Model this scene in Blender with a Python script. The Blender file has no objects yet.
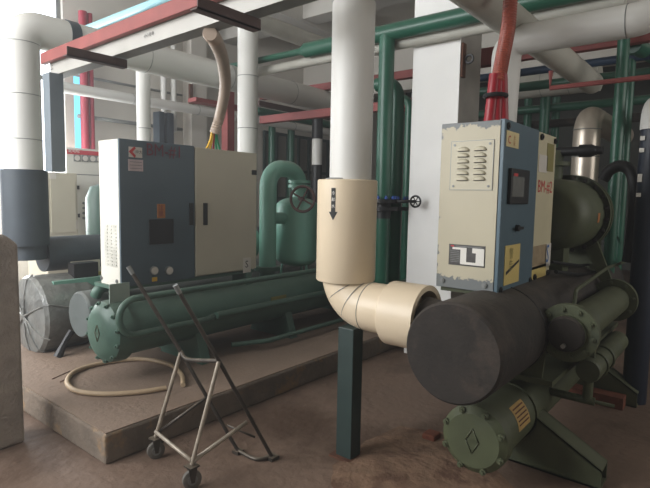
import bpy, bmesh, math, random
from mathutils import Vector, Matrix
random.seed(7)
COL = bpy.context.scene.collection
PI = math.pi
V = Vector
# ------------------------------------------------------------------ camera (used too to read distances off the photograph)
F, AZ, PT, RO, H = 520., math.radians(39), math.radians(5.2), math.radians(1.0), 1.55
fw = V((math.cos(AZ)*math.cos(PT), math.sin(AZ)*math.cos(PT), -math.sin(PT)))
r0 = V((math.sin(AZ), -math.cos(AZ), 0)); u0 = r0.cross(fw)
rt = r0*math.cos(RO)+u0*math.sin(RO); up = u0*math.cos(RO)-r0*math.sin(RO)
CAM = V((0, 0, H))
def P(px, py, x=None, y=None, z=None, d=None, pl=None):
    v = fw+rt*((px-325)/F)+up*((244-py)/F)
    if x is not None: t = x/v.x
    elif y is not None: t = y/v.y
    elif z is not None: t = (z-H)/v.z
    elif pl is not None: t = (pl[0]-CAM).dot(pl[1])/v.dot(pl[1])
    else: t = d
    return CAM+v*t
cd = bpy.data.cameras.new('camera'); cam = bpy.data.objects.new('camera', cd); COL.objects.link(cam)
cd.sensor_width = 36; cd.lens = F/650*36; cd.clip_start = .05
M4 = Matrix((rt, up, -fw)).transposed().to_4x4(); M4.translation = CAM; cam.matrix_world = M4
bpy.context.scene.camera = cam

# ------------------------------------------------------------------ materials
def lin(c):
    return tuple(((v/255)/12.92 if v/255 <= .04045 else ((v/255+.055)/1.055)**2.4) for v in c)+(1,)
def mat(name, c, rough=.6, metal=0., var=.15, scale=6., c2=None, t2=.62, bump=.0, bscale=40., spec=.5, dust=None, alpha=1):
    m = bpy.data.materials.new(name); m.use_nodes = True
    nt = m.node_tree; N = nt.nodes; L = nt.links; b = N['Principled BSDF']
    tc = N.new('ShaderNodeTexCoord')
    n = N.new('ShaderNodeTexNoise'); n.inputs['Scale'].default_value = scale; n.inputs['Detail'].default_value = 6
    L.new(tc.outputs['Object'], n.inputs['Vector'])
    r = N.new('ShaderNodeValToRGB'); L.new(n.outputs['Fac'], r.inputs['Fac'])
    a = lin(c)
    r.color_ramp.elements[0].position = .3; r.color_ramp.elements[1].position = .7
    r.color_ramp.elements[0].color = tuple(v*(1-var) for v in a[:3])+(1,)
    r.color_ramp.elements[1].color = tuple(min(1, v*(1+var)) for v in a[:3])+(1,)
    out = r.outputs['Color']
    if c2 is not None:
        n2 = N.new('ShaderNodeTexNoise'); n2.inputs['Scale'].default_value = scale*.6; n2.inputs['Detail'].default_value = 9; n2.inputs['Roughness'].default_value = .65
        L.new(tc.outputs['Object'], n2.inputs['Vector'])
        r2 = N.new('ShaderNodeValToRGB'); L.new(n2.outputs['Fac'], r2.inputs['Fac'])
        r2.color_ramp.elements[0].position = t2-.06; r2.color_ramp.elements[1].position = t2+.06
        mx = N.new('ShaderNodeMix'); mx.data_type = 'RGBA'
        L.new(r2.outputs['Color'], mx.inputs['Factor']); L.new(out, mx.inputs['A']); mx.inputs['B'].default_value = lin(c2)
        out = mx.outputs['Result']
    if dust is not None:   # dust that has settled on upward faces
        g = N.new('ShaderNodeNewGeometry'); s = N.new('ShaderNodeSeparateXYZ'); L.new(g.outputs['Normal'], s.inputs['Vector'])
        mr = N.new('ShaderNodeMapRange'); L.new(s.outputs['Z'], mr.inputs['Value'])
        mr.inputs['From Min'].default_value = .35; mr.inputs['From Max'].default_value = 1; mr.inputs['To Max'].default_value = .6
        mu = N.new('ShaderNodeMath'); mu.operation = 'MULTIPLY'; L.new(mr.outputs['Result'], mu.inputs[0]); L.new(n.outputs['Fac'], mu.inputs[1])
        mx = N.new('ShaderNodeMix'); mx.data_type = 'RGBA'
        L.new(mu.outputs[0], mx.inputs['Factor']); L.new(out, mx.inputs['A']); mx.inputs['B'].default_value = lin(dust)
        out = mx.outputs['Result']
    L.new(out, b.inputs['Base Color'])
    b.inputs['Roughness'].default_value = rough; b.inputs['Metallic'].default_value = metal
    b.inputs['Specular IOR Level'].default_value = spec
    b.inputs['Alpha'].default_value = alpha
    if bump:
        nb = N.new('ShaderNodeTexNoise'); nb.inputs['Scale'].default_value = bscale; nb.inputs['Detail'].default_value = 5
        L.new(tc.outputs['Object'], nb.inputs['Vector'])
        bp = N.new('ShaderNodeBump'); bp.inputs['Strength'].default_value = bump; bp.inputs['Distance'].default_value = .02
        L.new(nb.outputs['Fac'], bp.inputs['Height']); L.new(bp.outputs['Normal'], b.inputs['Normal'])
    return m
def emat(name, c, s):
    m = bpy.data.materials.new(name); m.use_nodes = True; nt = m.node_tree
    nt.nodes.clear(); e = nt.nodes.new('ShaderNodeEmission'); o = nt.nodes.new('ShaderNodeOutputMaterial')
    e.inputs[0].default_value = lin(c); e.inputs[1].default_value = s; nt.links.new(e.outputs[0], o.inputs[0]); return m
def chipped(name, c, under, box, inset, wid):
    """cream paint chipped off along the panel's rim; box = local (y0,y1,z0,z1), inset per side (y0,y1,z0,z1)"""
    m = mat(name, c, .5, var=.05, scale=3)
    nt = m.node_tree; N = nt.nodes; L = nt.links; b = N['Principled BSDF']
    src = b.inputs['Base Color'].links[0].from_socket
    tc = N.new('ShaderNodeTexCoord'); s = N.new('ShaderNodeSeparateXYZ'); L.new(tc.outputs['Object'], s.inputs[0])
    n = N.new('ShaderNodeTexNoise'); n.inputs['Scale'].default_value = 14; n.inputs['Detail'].default_value = 8; n.inputs['Roughness'].default_value = .7
    L.new(tc.outputs['Object'], n.inputs['Vector'])
    def mth(op, a, bb):
        q = N.new('ShaderNodeMath'); q.operation = op
        for k, v in enumerate((a, bb)):
            if isinstance(v, (int, float)): q.inputs[k].default_value = v
            else: L.new(v, q.inputs[k])
        return q.outputs[0]
    ds = [mth('ADD', mth('SUBTRACT', s.outputs['Y'], box[0]), inset[0]), mth('ADD', mth('SUBTRACT', box[1], s.outputs['Y']), inset[1]),
          mth('ADD', mth('SUBTRACT', s.outputs['Z'], box[2]), inset[2]), mth('ADD', mth('SUBTRACT', box[3], s.outputs['Z']), inset[3])]
    d = ds[0]
    for q in ds[1:]: d = mth('MINIMUM', d, q)
    th = mth('MULTIPLY', mth('SUBTRACT', n.outputs['Fac'], .42), wid)
    f = mth('LESS_THAN', d, th)
    mx = N.new('ShaderNodeMix'); mx.data_type = 'RGBA'; L.new(f, mx.inputs['Factor']); L.new(src, mx.inputs['A']); mx.inputs['B'].default_value = lin(under)
    L.new(mx.outputs['Result'], b.inputs['Base Color'])
    return m

m_floor = mat('dusty concrete floor', (112, 92, 78), .75, var=.18, scale=1.3, c2=(82, 62, 48), t2=.56, bump=.5, bscale=18)
m_plinth = mat('plinth concrete', (132, 113, 98), .9, var=.14, scale=2.2, c2=(132, 112, 96), t2=.6, bump=.35, bscale=30)
m_plinthside = mat('plinth side render', (120, 108, 96), .95, var=.2, scale=5, c2=(160, 128, 88), t2=.6, bump=.6, bscale=25)
m_pillar = mat('weathered concrete', (150, 140, 130), .95, var=.2, scale=9, bump=.5, bscale=60)
m_wall = mat('painted plaster wall', (200, 195, 186), .9, var=.04, scale=1.2)
m_ceil = mat('grey ceiling', (184, 181, 174), .95, var=.06, scale=1.)
m_white = mat('white column paint', (234, 233, 230), .55, var=.04, scale=2)
m_colshade = mat('shaded column side', (158, 154, 148), .85, var=.1, scale=5)  # same white column, its side's shade put into a greyer colour
m_dark = mat('unlit grey wall', (88, 90, 86), .9, var=.15, scale=1)  # gloom of the far hall put into a darker wall colour
m_jkt = mat('white pipe jacket', (212, 211, 206), .45, var=.03, scale=3, dust=(150, 140, 125))
m_cream = mat('cream pipe jacket', (222, 205, 178), .42, var=.04, scale=4, dust=(170, 150, 125))
m_greyp = mat('grey lagged pipe', (176, 174, 164), .6, var=.08, scale=5, dust=(120, 110, 92))
m_gpipe = mat('glossy green pipe paint', (38, 88, 70), .35, var=.12, scale=5, dust=(120, 124, 110))
m_mach = mat('machine green paint', (74, 104, 92), .45, var=.1, scale=5, c2=(64, 92, 82), t2=.64, dust=(112, 112, 100))
m_sep = mat('separator green paint', (118, 166, 150), .36, var=.06, scale=5, dust=(150, 160, 150))
m_dmach = mat('dusty olive machine paint', (76, 82, 58), .55, var=.14, scale=7, c2=(76, 82, 64), t2=.58, dust=(96, 96, 80))
m_black = mat('black rubber lagging', (40, 35, 31), .8, var=.25, scale=6, c2=(62, 53, 46), t2=.6, dust=(100, 92, 84), bump=.15)
m_gryrub = mat('grey rubber lagging', (88, 95, 94), .7, var=.1, scale=5, dust=(150, 146, 138))
m_blulag = mat('blue grey lagging', (56, 65, 73), .6, var=.14, scale=5, dust=(120, 124, 126))
m_foil = mat('clear plastic foil wrap', (128, 130, 128), .28, .25, var=.25, scale=8, bump=1.0, bscale=9, dust=(170, 165, 155))
m_red = mat('red oxide steel', (132, 64, 60), .6, var=.15, scale=6, dust=(150, 110, 100))
m_brn = mat('dark brown angle iron', (78, 58, 54), .7, var=.15, scale=8)
m_tray = mat('galvanised tray side', (164, 162, 156), .45, .1, var=.07, scale=4)
m_trayb = mat('shaded tray underside', (128, 130, 128), .5, .3, var=.1, scale=4)  # same galvanised sheet, darkened for the shade under the tray
m_steel = mat('bare steel', (150, 150, 146), .35, .8, var=.1)
m_gal = mat('dull grey steel', (130, 132, 130), .5, .4, var=.1)
m_blkm = mat('black metal', (32, 32, 34), .45, .2, var=.1)
m_slate = mat('slate blue enamel', (82, 104, 116), .42, var=.06, scale=3)
m_slate2 = mat('dark slate enamel', (78, 94, 104), .42, var=.06, scale=3)
m_beige = mat('beige enamel', (190, 184, 166), .5, var=.04, scale=4)
m_cab = mat('pale cabinet enamel', (218, 216, 206), .42, var=.03, scale=3)
m_cream2 = mat('cream door enamel', (196, 188, 158), .5, var=.06, scale=4, c2=(150, 148, 130), t2=.72)
m_swg = mat('switchgear enamel', (214, 213, 204), .5, var=.03, scale=3)
m_redt = mat('red enamel strip', (190, 46, 60), .5, var=.05)
m_hosew = mat('tan ribbed conduit', (164, 146, 130), .5, var=.06, scale=12)
m_hosec = mat('cream hose', (176, 154, 126), .55, var=.08, scale=12)
m_hoser = mat('orange brown corrugated conduit', (156, 78, 62), .38, var=.2, scale=30)
m_redc = mat('red heat shrink', (150, 28, 40), .4, var=.1, scale=9)
m_silver = mat('aluminium pipe jacket', (190, 180, 166), .32, .55, var=.06, scale=4, dust=(130, 112, 90))
m_wood = mat('red brown timber', (110, 60, 40), .85, var=.25, scale=12)
m_sticky = mat('yellow sticker', (206, 184, 112), .6, var=.05)
m_stickw = mat('white sticker', (205, 200, 192), .6, var=.04)
m_sticko = mat('orange sticker', (170, 108, 58), .6, var=.05)
m_olive = mat('olive sticker', (132, 124, 68), .6, var=.06)
m_ink = mat('black ink', (38, 38, 38), .7, var=.02)
m_redink = mat('red ink', (190, 60, 62), .7, var=.1, scale=30)
m_dred = mat('faded dark red lettering', (108, 48, 62), .6, var=.05)
m_blueink = mat('blue ink', (50, 100, 160), .6, var=.05)
m_whiteink = mat('white ink', (225, 222, 214), .6, var=.02)
m_screen = mat('grey display glass', (120, 122, 120), .2, var=.08, scale=20)
m_blue = mat('blue flange paint', (44, 78, 150), .45, var=.1)
m_lblue = mat('pale blue pipe paint', (150, 196, 206), .4, var=.05)
m_cart = mat('worn black tube', (66, 60, 54), .5, .3, var=.3, scale=20, dust=(160, 145, 125))
m_cartb = mat('worn bright tube', (160, 150, 136), .45, .3, var=.2, scale=20)
m_wheel = mat('grey rubber wheel', (100, 96, 90), .8, var=.15, scale=20)
m_rust = mat('rusty iron', (96, 62, 46), .8, .1, var=.3, scale=20)
m_post = mat('dark green post paint', (44, 60, 58), .5, var=.12, scale=7)
m_dblue = mat('dark blue lagging', (22, 34, 52), .4, var=.15, scale=6)
m_frost = mat('grey sheet panel', (122, 120, 112), .6, var=.06, scale=2)
m_yel = mat('yellow', (214, 170, 50), .5); m_grn = mat('green wire', (30, 150, 100), .5)
m_glass = emat('daylit frosted glass', (236, 244, 255), 3.2)

# ------------------------------------------------------------------ mesh builder
class MB:
    def __init__(s): s.v = []; s.f = []; s.sm = []
    def add(s, vs, fs, smooth=False):
        o = len(s.v); s.v += [V(v) for v in vs]; s.f += [[i+o for i in f] for f in fs]; s.sm += [smooth]*len(fs); return s
    def box(s, a, b):
        x0, x1 = sorted((a[0], b[0])); y0, y1 = sorted((a[1], b[1])); z0, z1 = sorted((a[2], b[2]))
        vs = [(x, y, z) for x in (x0, x1) for y in (y0, y1) for z in (z0, z1)]
        return s.add(vs, [(0, 1, 3, 2), (4, 6, 7, 5), (0, 4, 5, 1), (2, 3, 7, 6), (0, 2, 6, 4), (1, 5, 7, 3)])
    def cbox(s, c, sz, rot=None):
        o = len(s.v); s.box([-q/2 for q in sz], [q/2 for q in sz])
        for i in range(o, len(s.v)):
            p = s.v[i]
            if rot is not None: p = rot @ p
            s.v[i] = p+V(c)
        return s
    def prism(s, poly, ext):
        """poly: 3-D points, ext: extrusion vector"""
        n = len(poly); e = V(ext); vs = [V(p) for p in poly]+[V(p)+e for p in poly]
        fs = [list(range(n))[::-1], [n+i for i in range(n)]]+[(i, (i+1) % n, n+(i+1) % n, n+i) for i in range(n)]
        return s.add(vs, fs)
    def sweep(s, pts, rad, seg=20, caps=True, closed=False):
        pts = [V(p) for p in pts]; n = len(pts)
        rs = rad if isinstance(rad, (list, tuple)) else [rad]*n
        T = []
        for i in range(n):
            a = pts[i-1] if (i > 0 or closed) else pts[i]; b = pts[(i+1) % n] if (i < n-1 or closed) else pts[i]
            t = (b-a)
            if t.length < 1e-9: t = T[-1] if T else V((0, 0, 1))
            T.append(t.normalized())
        ref = V((0, 0, 1)) if abs(T[0].z) < .9 else V((1, 0, 0))
        nrm = (ref-T[0]*ref.dot(T[0])).normalized(); vs = []
        for i in range(n):
            nrm = (nrm-T[i]*nrm.dot(T[i])).normalized(); bn = T[i].cross(nrm)
            for k in range(seg):
                a = 2*PI*k/seg; vs.append(pts[i]+(nrm*math.cos(a)+bn*math.sin(a))*rs[i])
        fs = []
        for i in range(n if closed else n-1):
            for k in range(seg):
                a = i*seg+k; b = i*seg+(k+1) % seg; j = ((i+1) % n)*seg
                fs.append((a, b, j+(k+1) % seg, j+k))
        s.add(vs, fs, True)
        if caps and not closed:
            o = len(s.v)-len(vs)
            s.f.append([o+k for k in range(seg)][::-1]); s.sm.append(False)
            s.f.append([o+(n-1)*seg+k for k in range(seg)]); s.sm.append(False)
        return s
    def cyl(s, a, b, r, seg=24): return s.sweep([a, b], r, seg)
    def lathe(s, a, ax, prof, seg=32):
        """prof: list of (distance along axis, radius); sharp steps kept by duplicate points"""
        a = V(a); ax = V(ax).normalized()
        for (d0, q0), (d1, q1) in zip(prof, prof[1:]):
            if abs(d0-d1) < 1e-9 and abs(q0-q1) < 1e-9: continue
            ref = V((0, 0, 1)) if abs(ax.z) < .9 else V((1, 0, 0)); n = (ref-ax*ref.dot(ax)).normalized(); b = ax.cross(n)
            vs = []
            for d, q in ((d0, q0), (d1, q1)):
                for k in range(seg):
                    t = 2*PI*k/seg; vs.append(a+ax*d+(n*math.cos(t)+b*math.sin(t))*max(q, 1e-4))
            s.add(vs, [(k, (k+1) % seg, seg+(k+1) % seg, seg+k) for k in range(seg)], True)
        return s
    def torus(s, c, ax, R, r, seg=32, sg=8):
        c = V(c); ax = V(ax).normalized(); ref = V((0, 0, 1)) if abs(ax.z) < .9 else V((1, 0, 0)); n = (ref-ax*ref.dot(ax)).normalized(); b = ax.cross(n)
        return s.sweep([c+(n*math.cos(2*PI*k/seg)+b*math.sin(2*PI*k/seg))*R for k in range(seg)], r, sg, closed=True)
    def build(s, name, m, parent=None, bevel=0, merge=False, origin=None):
        me = bpy.data.meshes.new(name)
        off = V((0, 0, 0))
        if parent is not None:
            p = parent
            while p is not None: off = off+p.location; p = p.parent
        elif origin is not None: off = V(origin)
        elif s.v:
            xs = [v.x for v in s.v]; ys = [v.y for v in s.v]; off = V(((min(xs)+max(xs))/2, (min(ys)+max(ys))/2, min(v.z for v in s.v)))
        me.from_pydata([v-off for v in s.v], [], s.f)
        me.polygons.foreach_set('use_smooth', s.sm)
        bm = bmesh.new(); bm.from_mesh(me)
        bmesh.ops.remove_doubles(bm, verts=bm.verts, dist=2e-5)
        bmesh.ops.recalc_face_normals(bm, faces=bm.faces)
        for e_ in bm.edges:
            if len(e_.link_faces) == 2 and e_.calc_face_angle(0) > .6: e_.smooth = False
        bm.to_mesh(me); bm.free()
        me.materials.append(m)
        o = bpy.data.objects.new(name, me); COL.objects.link(o)
        if parent is not None: o.parent = parent
        else: o.location = off
        if bevel:
            b = o.modifiers.new('bevel', 'BEVEL'); b.width = bevel; b.segments = 2; b.limit_method = 'ANGLE'
        return o
def fillet(pts, r, n=8):
    """round the corners of a poly-line"""
    pts = [V(p) for p in pts]; out = [pts[0]]
    for a, b, c in zip(pts, pts[1:], pts[2:]):
        u = (a-b).normalized(); w = (c-b).normalized(); ang = u.angle(w)
        t = min(r/math.tan(ang/2), (a-b).length*.49999 if a != pts[0] else (a-b).length, (c-b).length*.49999 if c != pts[-1] else (c-b).length)
        rr = t*math.tan(ang/2); p0 = b+u*t; p1 = b+w*t; ce = b+(u+w).normalized()*(rr/math.sin(ang/2))
        v0 = p0-ce; v1 = p1-ce; tot = v0.angle(v1); ax = v0.cross(v1).normalized()
        for k in range(n+1): out.append(ce+Matrix.Rotation(tot*k/n, 3, ax) @ v0)
    out.append(pts[-1]); return out
def spline(pts, n=10):
    pts = [V(p) for p in pts]; q = [pts[0]*2-pts[1]]+pts+[pts[-1]*2-pts[-2]]; out = []
    for i in range(1, len(q)-2):
        for k in range(n):
            t = k/n; p0, p1, p2, p3 = q[i-1:i+3]
            out.append(.5*((2*p1)+(p2-p0)*t+(2*p0-5*p1+4*p2-p3)*t*t+(3*p1-p0-3*p2+p3)*t**3))
    out.append(pts[-1]); return out
def thing(name, label, cat, loc, group=None):
    o = bpy.data.objects.new(name, None); COL.objects.link(o); o.location = V(loc); o.empty_display_size = .1
    o['label'] = label; o['category'] = cat
    if group: o['group'] = group
    return o
def tag(o, label, cat, group=None):
    o['label'] = label; o['category'] = cat
    if group: o['group'] = group
    return o
def lab(o, s): o['label'] = s; return o
def struct(o): o['kind'] = 'structure'; return o
def wbox(name, a, b, m): return struct(MB().box(a, b).build(name, m))
def text(s, name, m, parent, org, xa, ya, size, ext=.001, align='CENTER', sx=1.):
    """lettering as a mesh lying in the plane of xa, ya at org"""
    cu = bpy.data.curves.new('t', 'FONT'); cu.body = s; cu.size = 1; cu.extrude = .0; cu.align_x = align; cu.align_y = 'CENTER'
    cu.resolution_u = 2
    to = bpy.data.objects.new('t', cu); COL.objects.link(to)
    dg = bpy.context.evaluated_depsgraph_get(); me0 = bpy.data.meshes.new_from_object(to.evaluated_get(dg))
    xa = V(xa).normalized(); ya = V(ya).normalized(); nz = xa.cross(ya); mb = MB()
    vs = [V(org)+xa*(v.co.x*size*sx)+ya*(v.co.y*size)+nz*ext for v in me0.vertices]
    mb.add(vs, [list(p.vertices) for p in me0.polygons])
    bpy.data.objects.remove(to); bpy.data.curves.remove(cu); bpy.data.meshes.remove(me0)
    return mb.build(name, m, parent)
XP, YP, ZP = V((1, 0, 0)), V((0, 1, 0)), V((0, 0, 1))

# ------------------------------------------------------------------ the room
XL, XR, YN, YB, ZC = -2.2, 13.5, -3.5, 8.0, 4.9
fl = MB()
nx, ny = 2, 2
fl.box((XL, YN, -.1), (XR, YB, 0)); struct(fl.build('floor', m_floor))
wbox('ceiling', (XL, YN, ZC), (XR, YB, ZC+.15), m_ceil)
wbox('wall_near', (XL, YN-.15, 0), (XR, YN, ZC), m_wall)
w = MB()
for xx in (3.0, 4.5, 6., 7.5): w.box((xx-.03, YN, 1.6), (xx+.03, YN+.05, 3.6))
for zz in (1.6, 3.6): w.box((3., YN, zz-.03), (7.5, YN+.05, zz+.03))
struct(w.build('fill_window', m_gal))  # unseen frame on a solid wall, added to go with the fill lamp
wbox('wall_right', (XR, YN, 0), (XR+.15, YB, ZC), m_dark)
# left wall with a long window
wy0, wy1, wz0, wz1 = 2.6, 7.6, 1.75, 4.5
lw = MB().box((XL-.2, YN, 0), (XL, wy0, ZC)).box((XL-.2, wy1, 0), (XL, YB, ZC)).box((XL-.2, wy0, 0), (XL, wy1, wz0)).box((XL-.2, wy0, wz1), (XL, wy1, ZC))
struct(lw.build('wall_left', m_wall))
w = MB()
for k in range(6):
    yy = wy0+.03+(wy1-wy0-.06)*k/5; w.box((XL-.13, yy-.03, wz0), (XL-.07, yy+.03, wz1))
for zz in (wz0+.03, (wz0+wz1)/2+.4, wz1-.03): w.box((XL-.13, wy0, zz-.03), (XL-.07, wy1, zz+.03))
wf = struct(w.build('window_1', m_gal)); MB().box((XL-.105, wy0, wz0), (XL-.1, wy1, wz1)).build('window_pane', m_glass, wf)
# back wall with a bright window at its left end and a narrow one beside it
bx0, bx1, bz0, bz1 = 1.2, P(64, 60, y=YB).x, 1.7, 4.5
nx0 = P(74, 100, y=YB).x; nx1 = P(81, 100, y=YB).x
bw = MB().box((XL, YB, 0), (bx0, YB+.2, ZC)).box((bx0, YB, 0), (bx1, YB+.2, bz0)).box((bx0, YB, bz1), (bx1, YB+.2, ZC)) \
    .box((bx1, YB, 0), (nx0, YB+.2, ZC)).box((nx0, YB, 0), (nx1+.05, YB+.2, 1.9)).box((nx0, YB, 4.), (nx1+.05, YB+.2, ZC)).box((nx1+.05, YB, 0), (XR, YB+.2, ZC))
struct(bw.build('wall_back', m_wall))
w = MB()
for k in range(3):
    xx = bx0+.03+(bx1-bx0-.06)*k/2; w.box((xx-.03, YB+.07, bz0), (xx+.03, YB+.13, bz1))
for zz in (bz0+.03, 3.2, bz1-.03): w.box((bx0, YB+.07, zz-.03), (bx1, YB+.13, zz+.03))
wf = struct(w.build('window_2', m_gal)); MB().box((bx0, YB+.1, bz0), (bx1, YB+.105, bz1)).build('window_pane', m_glass, wf)
wf = struct(MB().box((nx0, YB+.07, 1.9), (nx0+.02, YB+.13, 4)).box((nx1+.03, YB+.07, 1.9), (nx1+.05, YB+.13, 4)).build('window_3', m_gal))
MB().box((nx0+.02, YB+.095, 1.9), (nx1+.03, YB+.105, 4)).build('window_pane', emat('pale blue daylit glass', (120, 215, 240), 1.6), wf)
# lintel wall far down the hall, hall darker beyond it
wbox('wall_lintel', (9.0, YN, 3.65), (9.25, YB, ZC), m_wall)
wbox('trim_1', (6.6, YN, ZC-.45), (6.95, YB, ZC), m_ceil)      # ceiling beams
wbox('trim_2', (XL, 5.9, ZC-.5), (9.0, 6.2, ZC), m_ceil)
# pilaster on the back wall
pa, pb = P(183, 90, y=YB).x, P(198, 90, y=YB).x
wbox('trim_3', (pa, YB-.25, 0), (pb, YB, ZC), m_wall)
# grey sheet doors at the far end of the back wall
dx0, dx1 = P(262, 180, y=YB).x, P(334, 180, y=YB).x
dr = struct(MB().box((dx0, YB-.05, .05), (dx1, YB-.01, 2.9)).build('door_1', m_frost))
fr = MB(); k = 0
nn = 7
for i in range(nn+1):
    xx = dx0+(dx1-dx0)*i/nn; fr.box((xx-.03, YB-.1, .05), (xx+.03, YB-.05, 2.9))
for zz in (.08, .9, 1.5, 2.1, 2.87): fr.box((dx0, YB-.09, zz-.03), (dx1, YB-.05, zz+.03))
fr.build('door_frame', m_post, dr)
# white square column
cx, cy0, cy1 = 4.5, P(457, 150, x=4.5).y, P(411, 150, x=4.5).y
col = struct(MB().box((cx, cy0, 0), (cx+.45, cy1, ZC)).build('trim_4', m_colshade))
MB().box((cx-.012, cy0, 0), (cx, cy1, ZC)).build('lit_face', m_white, col)  # brighter skin for the column side that faces the window light

# ------------------------------------------------------------------ plinth, pillar, post
px0, py0, pz = 1.43, 2.74, .18
MBp = MB()
st = [(px0, py0), (6.6, py0), (6.6, 6.4), (px0, 6.4)]
MBp.box((px0, py0, 0), (6.6, 6.6, pz))
pl = struct(MBp.build('trim_5', m_plinthside, bevel=.015))
MB().box((px0+.012, py0+.012, pz), (6.58, 6.58, pz+.006)).build('plinth_top', m_plinth, pl)
PZ = pz+.006
a = P(17, 445, z=0); zt = P(17, 246, x=a.x).z
pp = MB(); yq = a.y; a.x += .05; pp.prism([(a.x, yq-.0, 0), (a.x, yq, zt-.0), (a.x-.07, yq, zt+.06), (a.x-.35, yq, zt+.1), (a.x-.35, yq, 0)], (0, .22, 0))
tag(pp.build('concrete_pillar', m_pillar, bevel=.02), 'weathered grey concrete pillar stub with a slanted top at the left edge', 'pillar')

# ------------------------------------------------------------------ helpers for machinery
def bolts(parent, c, ax, R, n, r=.013, h=.02, m=None, ph=.2):
    c = V(c); ax = V(ax).normalized(); ref = ZP if abs(ax.z) < .9 else XP; nn_ = (ref-ax*ref.dot(ax)).normalized(); b = ax.cross(nn_)
    for k in range(n):
        t = 2*PI*k/n+ph; p = c+(nn_*math.cos(t)+b*math.sin(t))*R
        MB().sweep([p-ax*.004, p+ax*h*.7], r*1.25, 6).sweep([p+ax*h*.7, p+ax*h*1.1], r*.6, 8).build('bolt', m or m_gal, parent)
def disc(mb, c, ax, r, t, seg=32): c = V(c); mb.sweep([c, c+V(ax).normalized()*t], r, seg); return mb
def ring(parent, c, ax, r, t, m, name='flange'): return disc(MB(), c, ax, r, t).build(name, m, parent)
def seam(parent, c, ax, R, m=m_gal, name='seam', w=.004): return MB().torus(c, ax, R, w, 32, 6).build(name, m, parent)
def emblem(parent, c, s):
    """raised diamond cast on an end cover that faces -x"""
    c = V(c); q = [c+V((0, 0, s)), c+V((0, -s*.55, 0)), c+V((0, 0, -s)), c+V((0, s*.55, 0))]
    mb = MB(); n = 4
    for i in range(n): mb.sweep([q[i], q[(i+1) % n]], .0035, 6)
    mb.build('diamond_emblem', m_gal if False else m_dmach, parent)
    text('YORK' if False else '8EN', 'cast_lettering', m_dmach, parent, c+V((-.002, 0, 0)), (0, -1, 0), (0, 0, 1), s*.5, .002, sx=.8)
def frame2(mb, x, y0, y1, z0, z1, t, w):
    mb.box((x, y0, z0), (x+t, y1, z0+w)).box((x, y0, z1-w), (x+t, y1, z1)).box((x, y0, z0), (x+t, y0+w, z1)).box((x, y1-w, z0), (x+t, y1, z1)); return mb

# ================================================================== chiller 1 (on the plinth)
Y1 = 3.55
c1 = P(104, 332, y=Y1)                                 # centre of the end cover
r1 = .208; zc = c1.z
ch = thing('water_chiller', 'green water chiller on the concrete plinth, hose in front of it', 'chiller', (3.6, Y1, PZ))
sh = MB().cyl(c1+V((.1, 0, 0)), (5.7, Y1, zc), r1-.012, 40).build('condenser_shell', m_mach, ch)
ec = MB().lathe(c1, XP, [(-.05, 0), (-.05, r1*.62), (-.035, r1*.85), (0, r1+.012), (.06, r1+.02), (.11, r1+.02), (.11, 0)], 40).build('end_cover', m_mach, ch)
emblem(ec, c1+V((-.052, 0, 0)), .06)
bolts(ec, c1+V((.0, 0, 0)), -XP, r1+.0, 12, .014, .03, m_mach)
MB().cyl((5.7, Y1, zc), (5.82, Y1, zc), r1+.02, 36).build('end_cover', m_mach, ch)
for xx in (2.55, 3.6, 4.9):
    MB().prism([(xx, Y1-.24, PZ), (xx, Y1+.34, PZ), (xx, Y1+.16, zc), (xx, Y1-.13, zc-.05)], (.09, 0, 0)).build('saddle_foot', m_mach, ch, bevel=.004)
# evaporator: lagged cylinder behind
e1 = P(79, 315, y=3.98)
ev = MB().lathe(e1, XP, [(0, 0), (0, .168), (.012, .18), (.02, .183)], 36).cyl(e1+V((.02, 0, 0)), (5.6, 3.98, e1.z), .183, 36).build('evaporator_shell', m_gryrub, ch)
MB().box((2.6, 3.84, PZ), (2.7, 4.12, e1.z-.14)).build('saddle_foot', m_mach, ch); MB().box((4.9, 3.84, PZ), (5., 4.12, e1.z-.14)).build('saddle_foot', m_mach, ch)
# green elbow on the evaporator
ge = P(100, 290, y=3.86)
MB().sweep(fillet([ge+V((-.02, .05, -.1)), ge+V((-.02, 0, .02)), ge+V((.28, 0, .02))], .06), .042, 16).build('elbow_pipe', m_mach, ch)
# U-shaped pipe loop along the front
a = P(330, 268, y=3.3); top = P(165, 291, y=3.3); bot = P(165, 331, y=3.3); zz = (top.z+bot.z)/2; rr = (top.z-bot.z)/2-.02
xl = P(119, 317, y=3.3).x+rr
arc = [V((xl-math.sin(t)*rr, 3.3, zz+math.cos(t)*rr)) for t in [PI*k/16 for k in range(17)]]
MB().sweep([V((4.6, 3.3, zz+rr))]+arc+[V((2.6, 3.3, zz-rr)), V((2.75, 3.38, zz-rr))], .024, 14).build('loop_pipe', m_mach, ch)
# second smaller pipe along shell
MB().sweep([(2.7, 3.32, zz-.12), (4.8, 3.32, zz-.12)], .03, 12).build('drain_pipe', m_mach, ch)
MB().sweep(fillet([(2.9, 3.36, .27), (3.2, 3.22, .27), (5.4, 3.22, .27)], .1), .022, 12).build('drain_pipe', m_mach, ch)
# cabinet bracket plate
q = P(110, 295, y=3.62)
MB().box((P(109, 295, y=3.5).x, 3.49, P(118, 304, y=3.5).z), (P(129, 295, y=3.5).x, 3.5, .9)).build('bracket_plate', mat('pale green plate', (150, 166, 156), .5), ch)
MB().box((3.2, 3.5, zc+r1-.04), (3.26, 3.7, .9)).build('bracket_plate', m_mach, ch)
MB().box((1.96, 3.52, .84), (3.3, 3.86, .868)).build('bracket_plate', m_mach, ch)
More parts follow.
